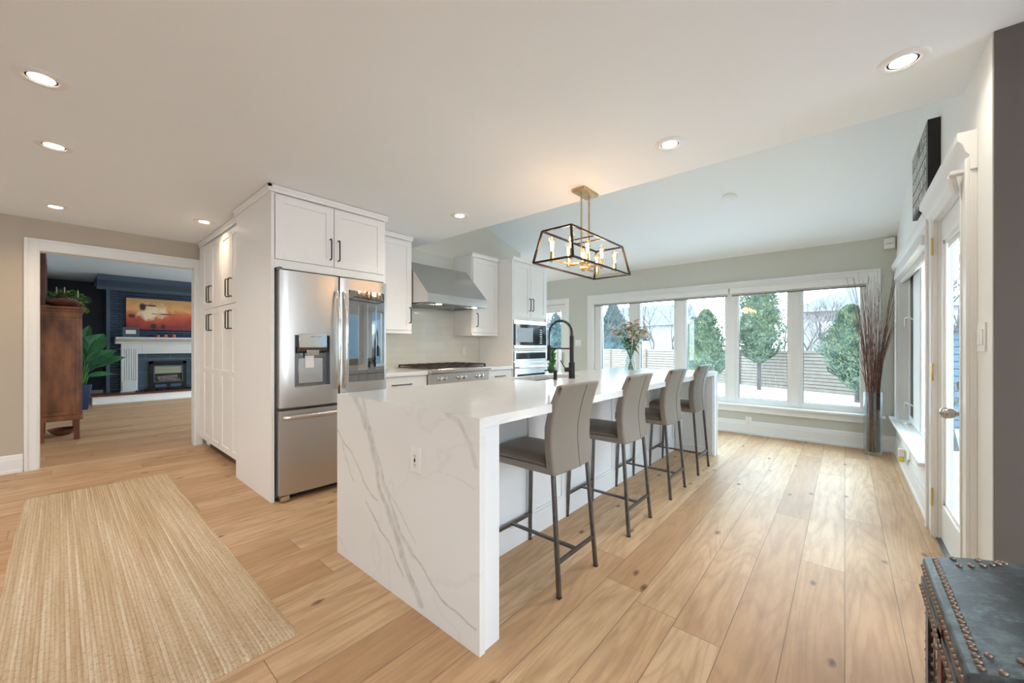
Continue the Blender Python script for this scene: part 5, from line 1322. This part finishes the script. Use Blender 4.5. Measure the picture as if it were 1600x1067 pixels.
# ================================================================== NOOK PLANT
px_, py_ = -3.79, 5.45
t = thing('plant_stand', 'small white plant stand by the patio door', 'plant stand', (px_, py_, 0))
MB().lathe(px_, py_, [(.13, .53), (.13, .55)], 20).build('top', 'trim', t)
for k in range(3):
    a = k * 2.1; MB().bar((px_ + .1 * math.cos(a), py_ + .1 * math.sin(a), 0), (px_ + .08 * math.cos(a), py_ + .08 * math.sin(a), .535), .02, .02).build('leg', 'trim', t)
t = thing('potted_plant', 'leafy green potted plant seen behind the faucet by the patio door', 'potted plant', (px_, py_, .55))
MB().lathe(px_, py_, [(.06, .55), (.085, .68), (.08, .68), (.07, .66), (.001, .655)], 20).build('pot', 'plast', t, smooth=True)
rr = random.Random(21); mb = MB()
for k in range(34):
    a = rr.uniform(0, 2 * PI); hh = rr.uniform(.0, .42); mb.leaf((px_ + .02 * math.cos(a), py_ + .02 * math.sin(a), .68 + hh), (math.cos(a) * .6, math.sin(a) * .6, 1), rr.uniform(.16, .24), .075, .45)
mb.tube([(px_, py_, .65), (px_ + .01, py_, 1.1)], .006, 6)
mb.build('leaves', 'leaf', t, recalc=False)

# ================================================================== LIVING ROOM BEYOND THE DOORWAY
# armoire: side faces +x at x=-7.45, y -.17 .. .20
ax0, ax1, ay0, ay1 = -8.35, -7.45, -.185, .175
t = thing('wooden_cabinet', 'tall dark stained wooden cabinet standing just beyond the doorway', 'cabinet', ((ax0 + ax1) / 2, 0, 0))
MB().box(ax0, ax1 - .012, ay0, ay1 - .01, .30, 1.60).build('body', 'woodd', t)
mb = MB(); shaker(mb, 'x', ax1 - .022, ay0, ay1, .32, 1.56, rail=.045, t=.022, rec=.014); mb.build('side_panel', 'woodd', t, bevel=.003)
for i in range(2):
    mb = MB(); a_ = ax0 + .01 + i * .44; 
    mb.box(a_, a_ + .435, ay1 - .01, ay1 + .012, .33, 1.55); mb.build('door', 'woodd', t, bevel=.004)
mb = MB().box(ax0 - .015, ax1 + .012, ay0, ay1 + .02, .255, .32); mb.build('base_moulding', 'woodd', t, bevel=.006); mb = MB().box(ax0 - .01, ax1 + .006, ay0, ay1 + .01, 1.555, 1.63)
mb.box(ax0 - .02, ax1 + .02, ay0, ay1 + .03, 1.63, 1.66).box(ax0 - .035, ax1 + .035, ay0, ay1 + .045, 1.66, 1.695); mb.build('cornice', 'woodd', t, bevel=.006)
for (x_, y_) in ((ax1 - .045, ay1 - .035), (ax1 - .045, ay0 + .03), (ax0 + .045, ay1 - .035), (ax0 + .045, ay0 + .03)):
    MB().prism([(x_ - .03, .26), (x_ + .03, .26), (x_ + .022, 0), (x_ - .022, 0)], 'y', y_ - .026, y_ + .026).build('leg', 'woodd', t, bevel=.003)
t = thing('squat_vase', 'squat brown glazed clay vase on top of the wooden cabinet', 'vase', (-7.62, .03, 1.696))
MB().lathe(-7.62, .03, [(.07, 1.696), (.095, 1.70), (.15, 1.735), (.165, 1.755), (.15, 1.778), (.09, 1.80), (.058, 1.808), (.056, 1.818), (.066, 1.828), (.060, 1.828), (.048, 1.81), (.001, 1.80)], 30).build('body', 'terra', t, smooth=True)
t = thing('trailing_plant', 'bright green trailing house plant on the wooden cabinet', 'potted plant', (-8.05, .06, 1.696))
MB().lathe(-8.05, .06, [(.06, 1.696), (.08, 1.80), (.075, 1.80), (.001, 1.79)], 20).build('pot', 'terra', t, smooth=True)
rr = random.Random(31); mb = MB(); mc = MB()
for k in range(190):
    a = rr.uniform(0, 2 * PI); r_ = rr.uniform(.02, .21); z = 1.80 + .17 * (1 - (r_ / .25) ** 2) * rr.random() + rr.uniform(-.02, .03)
    x_, y_ = -8.05 + r_ * math.cos(a) * 1.1, .06 + max(-.15, r_ * math.sin(a) * 1.0)
    mb.leaf((x_, y_, z), (math.cos(a), math.sin(a), rr.uniform(-.2, .7)), rr.uniform(.04, .065), .035, .4)
for k in range(22):
    p = Vector((-7.80 + rr.uniform(-.1, .05), .17 + k * .0035, 1.80 - .006 * k + rr.uniform(-.03, .02))); mb.leaf(p, (rr.uniform(-1, 1), rr.uniform(-.3, 1), -.2), .045, .035, .6)
mb.build('foliage', 'leafb', t, recalc=False)
for (x_, y_, z) in ((-7.95, -.03, 1.95), (-8.0, .04, 1.96), (-8.0, .16, 1.93)): MB().tube([(x_, y_, z - .06), (x_, y_, z + .03)], [.007, .005], 6).build('flower_spike', 'petal', t)
t = thing('framed_mirror', 'dark red wooden framed mirror leaning on the wall above the cabinet', 'mirror', (-7.95, -.16, 1.696))
mb = MB().box(-8.32, -7.50, -.185, -.115, 1.697, 1.80).box(-8.32, -7.50, -.185, -.115, 2.30, 2.38).box(-7.58, -7.50, -.185, -.115, 1.80, 2.30).box(-8.32, -8.24, -.185, -.115, 1.80, 2.30)
mb.build('frame', 'woodd2', t, bevel=.006); MB().box(-8.24, -7.58, -.16, -.15, 1.80, 2.30).build('mirror_glass', 'chrome', t)
t = thing('floor_bowl', 'round brown bowl on the floor under the wooden cabinet', 'bowl', (-8.0, .03, 0))
MB().lathe(-8.0, .03, [(.06, .001), (.11, .03), (.15, .085), (.14, .085), (.1, .035), (.001, .02)], 24).build('body', 'terra', t, smooth=True)
# tall plant
px_, py_ = -10.9, .24
t = thing('tall_potted_plant', 'tall bird of paradise plant in a dark blue pot beside the fireplace', 'potted plant', (px_, py_, 0))
mb = MB(); mb.prism([(py_ - .10, 0), (py_ + .10, 0), (py_ + .155, .47), (py_ - .155, .47)], 'x', px_ - .13, px_ + .13); mb.build('pot', 'navyg', t, bevel=.01)
mb = MB(); ms = MB()
for (dy, dz_, L, W_, z0_) in ((.42, 1.0, .62, .34, 1.05), (.25, 1.3, .66, .32, .90), (.62, .70, .58, .24, .85), (.8, .55, .62, .20, .80), (.42, .9, .50, .17, .70), (.7, .25, .40, .10, .62), (-.1, 1.3, .6, .2, 1.0), (.15, 1.0, .5, .15, 1.25), (-.2, .9, .5, .15, .9)):
    p = Vector((px_ + R.uniform(-.05, .05), py_ + .04 + dy * .1, z0_)); ms.tube([(px_, py_, .45), (px_ * .5 + p.x * .5, py_ * .4 + p.y * .6, z0_ * .7), p], .009, 6)
    mb.leaf(p, (R.uniform(-.2, .2), dy, dz_), L, W_, .30, nrm=(1, 0, 0), seg=8)
mb.build('leaves', 'leafd', t, recalc=False); ms.build('stalks', 'leaf', t, smooth=True)
MB().box(px_ - .11, px_ + .11, py_ - .12, py_ + .12, .44, .455).build('soil', 'bark', t)

# hearth + fireplace
t = thing('fireplace_hearth', 'raised white hearth with red brown wooden top in front of the fireplace', 'hearth', (-11.8, 1.6, 0))
MB().box(-11.999, -11.56, .43, 2.80, 0, .155).box(-11.56, -11.545, .425, 2.80, 0, .05).build('base', 'trim', t)
MB().box(-11.999, -11.535, .41, 2.82, .155, .19).build('top_board', 'woodd2', t, bevel=.004)
t = thing('fireplace_mantel', 'pale grey wooden fireplace mantel with fluted legs', 'mantel', (-11.9, 1.66, .19))
m0, m1 = .86, 2.46
for (a, b) in ((m0, m0 + .26), (m1 - .26, m1)):
    mb = MB().box(-12.0, -11.87, a, b, .19, 1.26).box(-12.0, -11.845, a - .01, b + .01, .19, .22).box(-12.0, -11.855, a + .02, b - .02, .22, .41).box(-12.0, -11.845, a + .0, b - .0, .41, .425).box(-12.0, -11.85, a - .015, b + .0, 1.13, 1.145)
    for k in range(5): yy = a + .05 + k * .036; mb.box(-11.87, -11.862, yy, yy + .02, .44, 1.12)
    mb.box(-11.87, -11.858, a + .0, a + .035, .42, 1.13).box(-11.87, -11.858, b - .035, b, .42, 1.13)
    mb.build('leg', 'mantel', t, bevel=.003)
mb = MB().box(-12.0, -11.875, m0 + .26, m1 - .26, 1.02, 1.26); mb.box(-11.875, -11.868, m0 + .33, m1 - .33, 1.07, 1.225); mb.build('frieze', 'mantel', t, bevel=.004)
mb = MB().prism([(-12.0, 1.24), (-11.86, 1.24), (-11.85, 1.28), (-11.80, 1.32), (-11.74, 1.345), (-11.72, 1.35), (-11.72, 1.385), (-12.0, 1.385)], 'y', m0 - .09, m1 + .09); mb.build('shelf', 'mantel', t, bevel=.003)
o = MB().box(-11.999, -11.985, m0 + .26, m1 - .26, .19, 1.02).build('fireplace_surround', 'navytile'); tag(o, 'dark blue tiled surround around the fireplace insert', 'fireplace surround')
t = thing('fireplace_insert', 'black framed gas fireplace insert with logs', 'fireplace', (-11.9, 1.65, .19))
a, b = 1.315, 1.97
mb = MB().box(-11.985, -11.93, a, a + .07, .20, .845).box(-11.985, -11.93, b - .07, b, .20, .845).box(-11.985, -11.93, a, b, .775, .845).box(-11.985, -11.93, a + .07, b - .07, .20, .37)
mb.box(-11.985, -11.98, a, b, .2, .84); mb.build('frame', 'black', t, bevel=.004)
mb = MB().box(-11.93, -11.915, a + .07, b - .07, .365, .39).box(-11.93, -11.915, a + .07, b - .07, .73, .75).box(-11.93, -11.915, a + .07, a + .09, .38, .74).box(-11.93, -11.915, b - .09, b - .07, .38, .74).box(-11.935, -11.925, a + .10, a + .29, .25, .31).box(-11.935, -11.925, b - .29, b - .10, .25, .31); mb.build('glass_frame', 'navyt', t)
MB().tube([(-11.95, a + .13, .45), (-11.95, b - .17, .475)], .05, 10).build('log', 'log', t, smooth=True); MB().tube([(-11.94, a + .16, .41), (-11.94, b - .12, .41)], .03, 10).build('log', 'log', t, smooth=True)
MB().box(-11.974, -11.97, a + .08, b - .08, .56, .72).build('firebox_back', 'steel', t)
MB().box(-11.925, -11.922, a + .09, b - .09, .39, .73).build('pane', 'glass', t)
o = thing('hearth_mat', 'black slatted grate lying on the hearth before the fireplace', 'grate', (-11.7, 1.7, .19))
mb = MB().box(-11.80, -11.62, 1.06, 2.40, .19, .205)
for k in range(22): mb.box(-11.80, -11.62, 1.08 + k * .06, 1.11 + k * .06, .205, .225)
mb.build('slats', 'black', o)
t = thing('canvas_painting', 'wide orange and red abstract canvas hanging above the mantel', 'painting', (-12.0, .945, 1.56))
MB().box(-11.998, -11.95, .945, 2.45, 1.56, 2.255).build('canvas', 'painting', t)
t = thing('photo_frame', 'small black picture frame standing on the left end of the mantel', 'picture frame', (-11.78, 1.0, 1.385))
mb = MB().box(-11.79, -11.77, .875, .90, 1.386, 1.60).box(-11.79, -11.77, 1.11, 1.135, 1.386, 1.60).box(-11.79, -11.77, .90, 1.11, 1.386, 1.43).box(-11.79, -11.77, .90, 1.11, 1.56, 1.60); mb.box(-11.79, -11.785, .9, 1.11, 1.43, 1.56); mb.build('frame', 'navyt', t)
MB().box(-11.785, -11.783, .925, 1.085, 1.455, 1.54).build('print', 'paper', t)
for (yy, w_, h_, l) in ((1.44, .034, .05, 'orange tealight cup on the mantel nearest the picture frame'), (1.57, .034, .062, 'middle of the three orange tealight cups on the mantel'), (1.71, .036, .072, 'tallest, rightmost orange tealight cup on the mantel')):
    t = thing('candle_cup', l, 'candle holder', (-11.78, yy, 1.385), 'tealight cups on the mantel')
    MB().lathe(-11.78, yy, [(w_ * .8, 1.386), (w_, 1.39), (w_, 1.386 + h_), (w_ * .85, 1.386 + h_), (w_ * .8, 1.386 + h_ * .7), (.001, 1.386 + h_ * .7)], 16).build('cup', 'ember', t, smooth=True)
struct(MB().box(-13.3, -13.27, -.2, .66, 0, .16).build('baseboard_living', 'trim'))
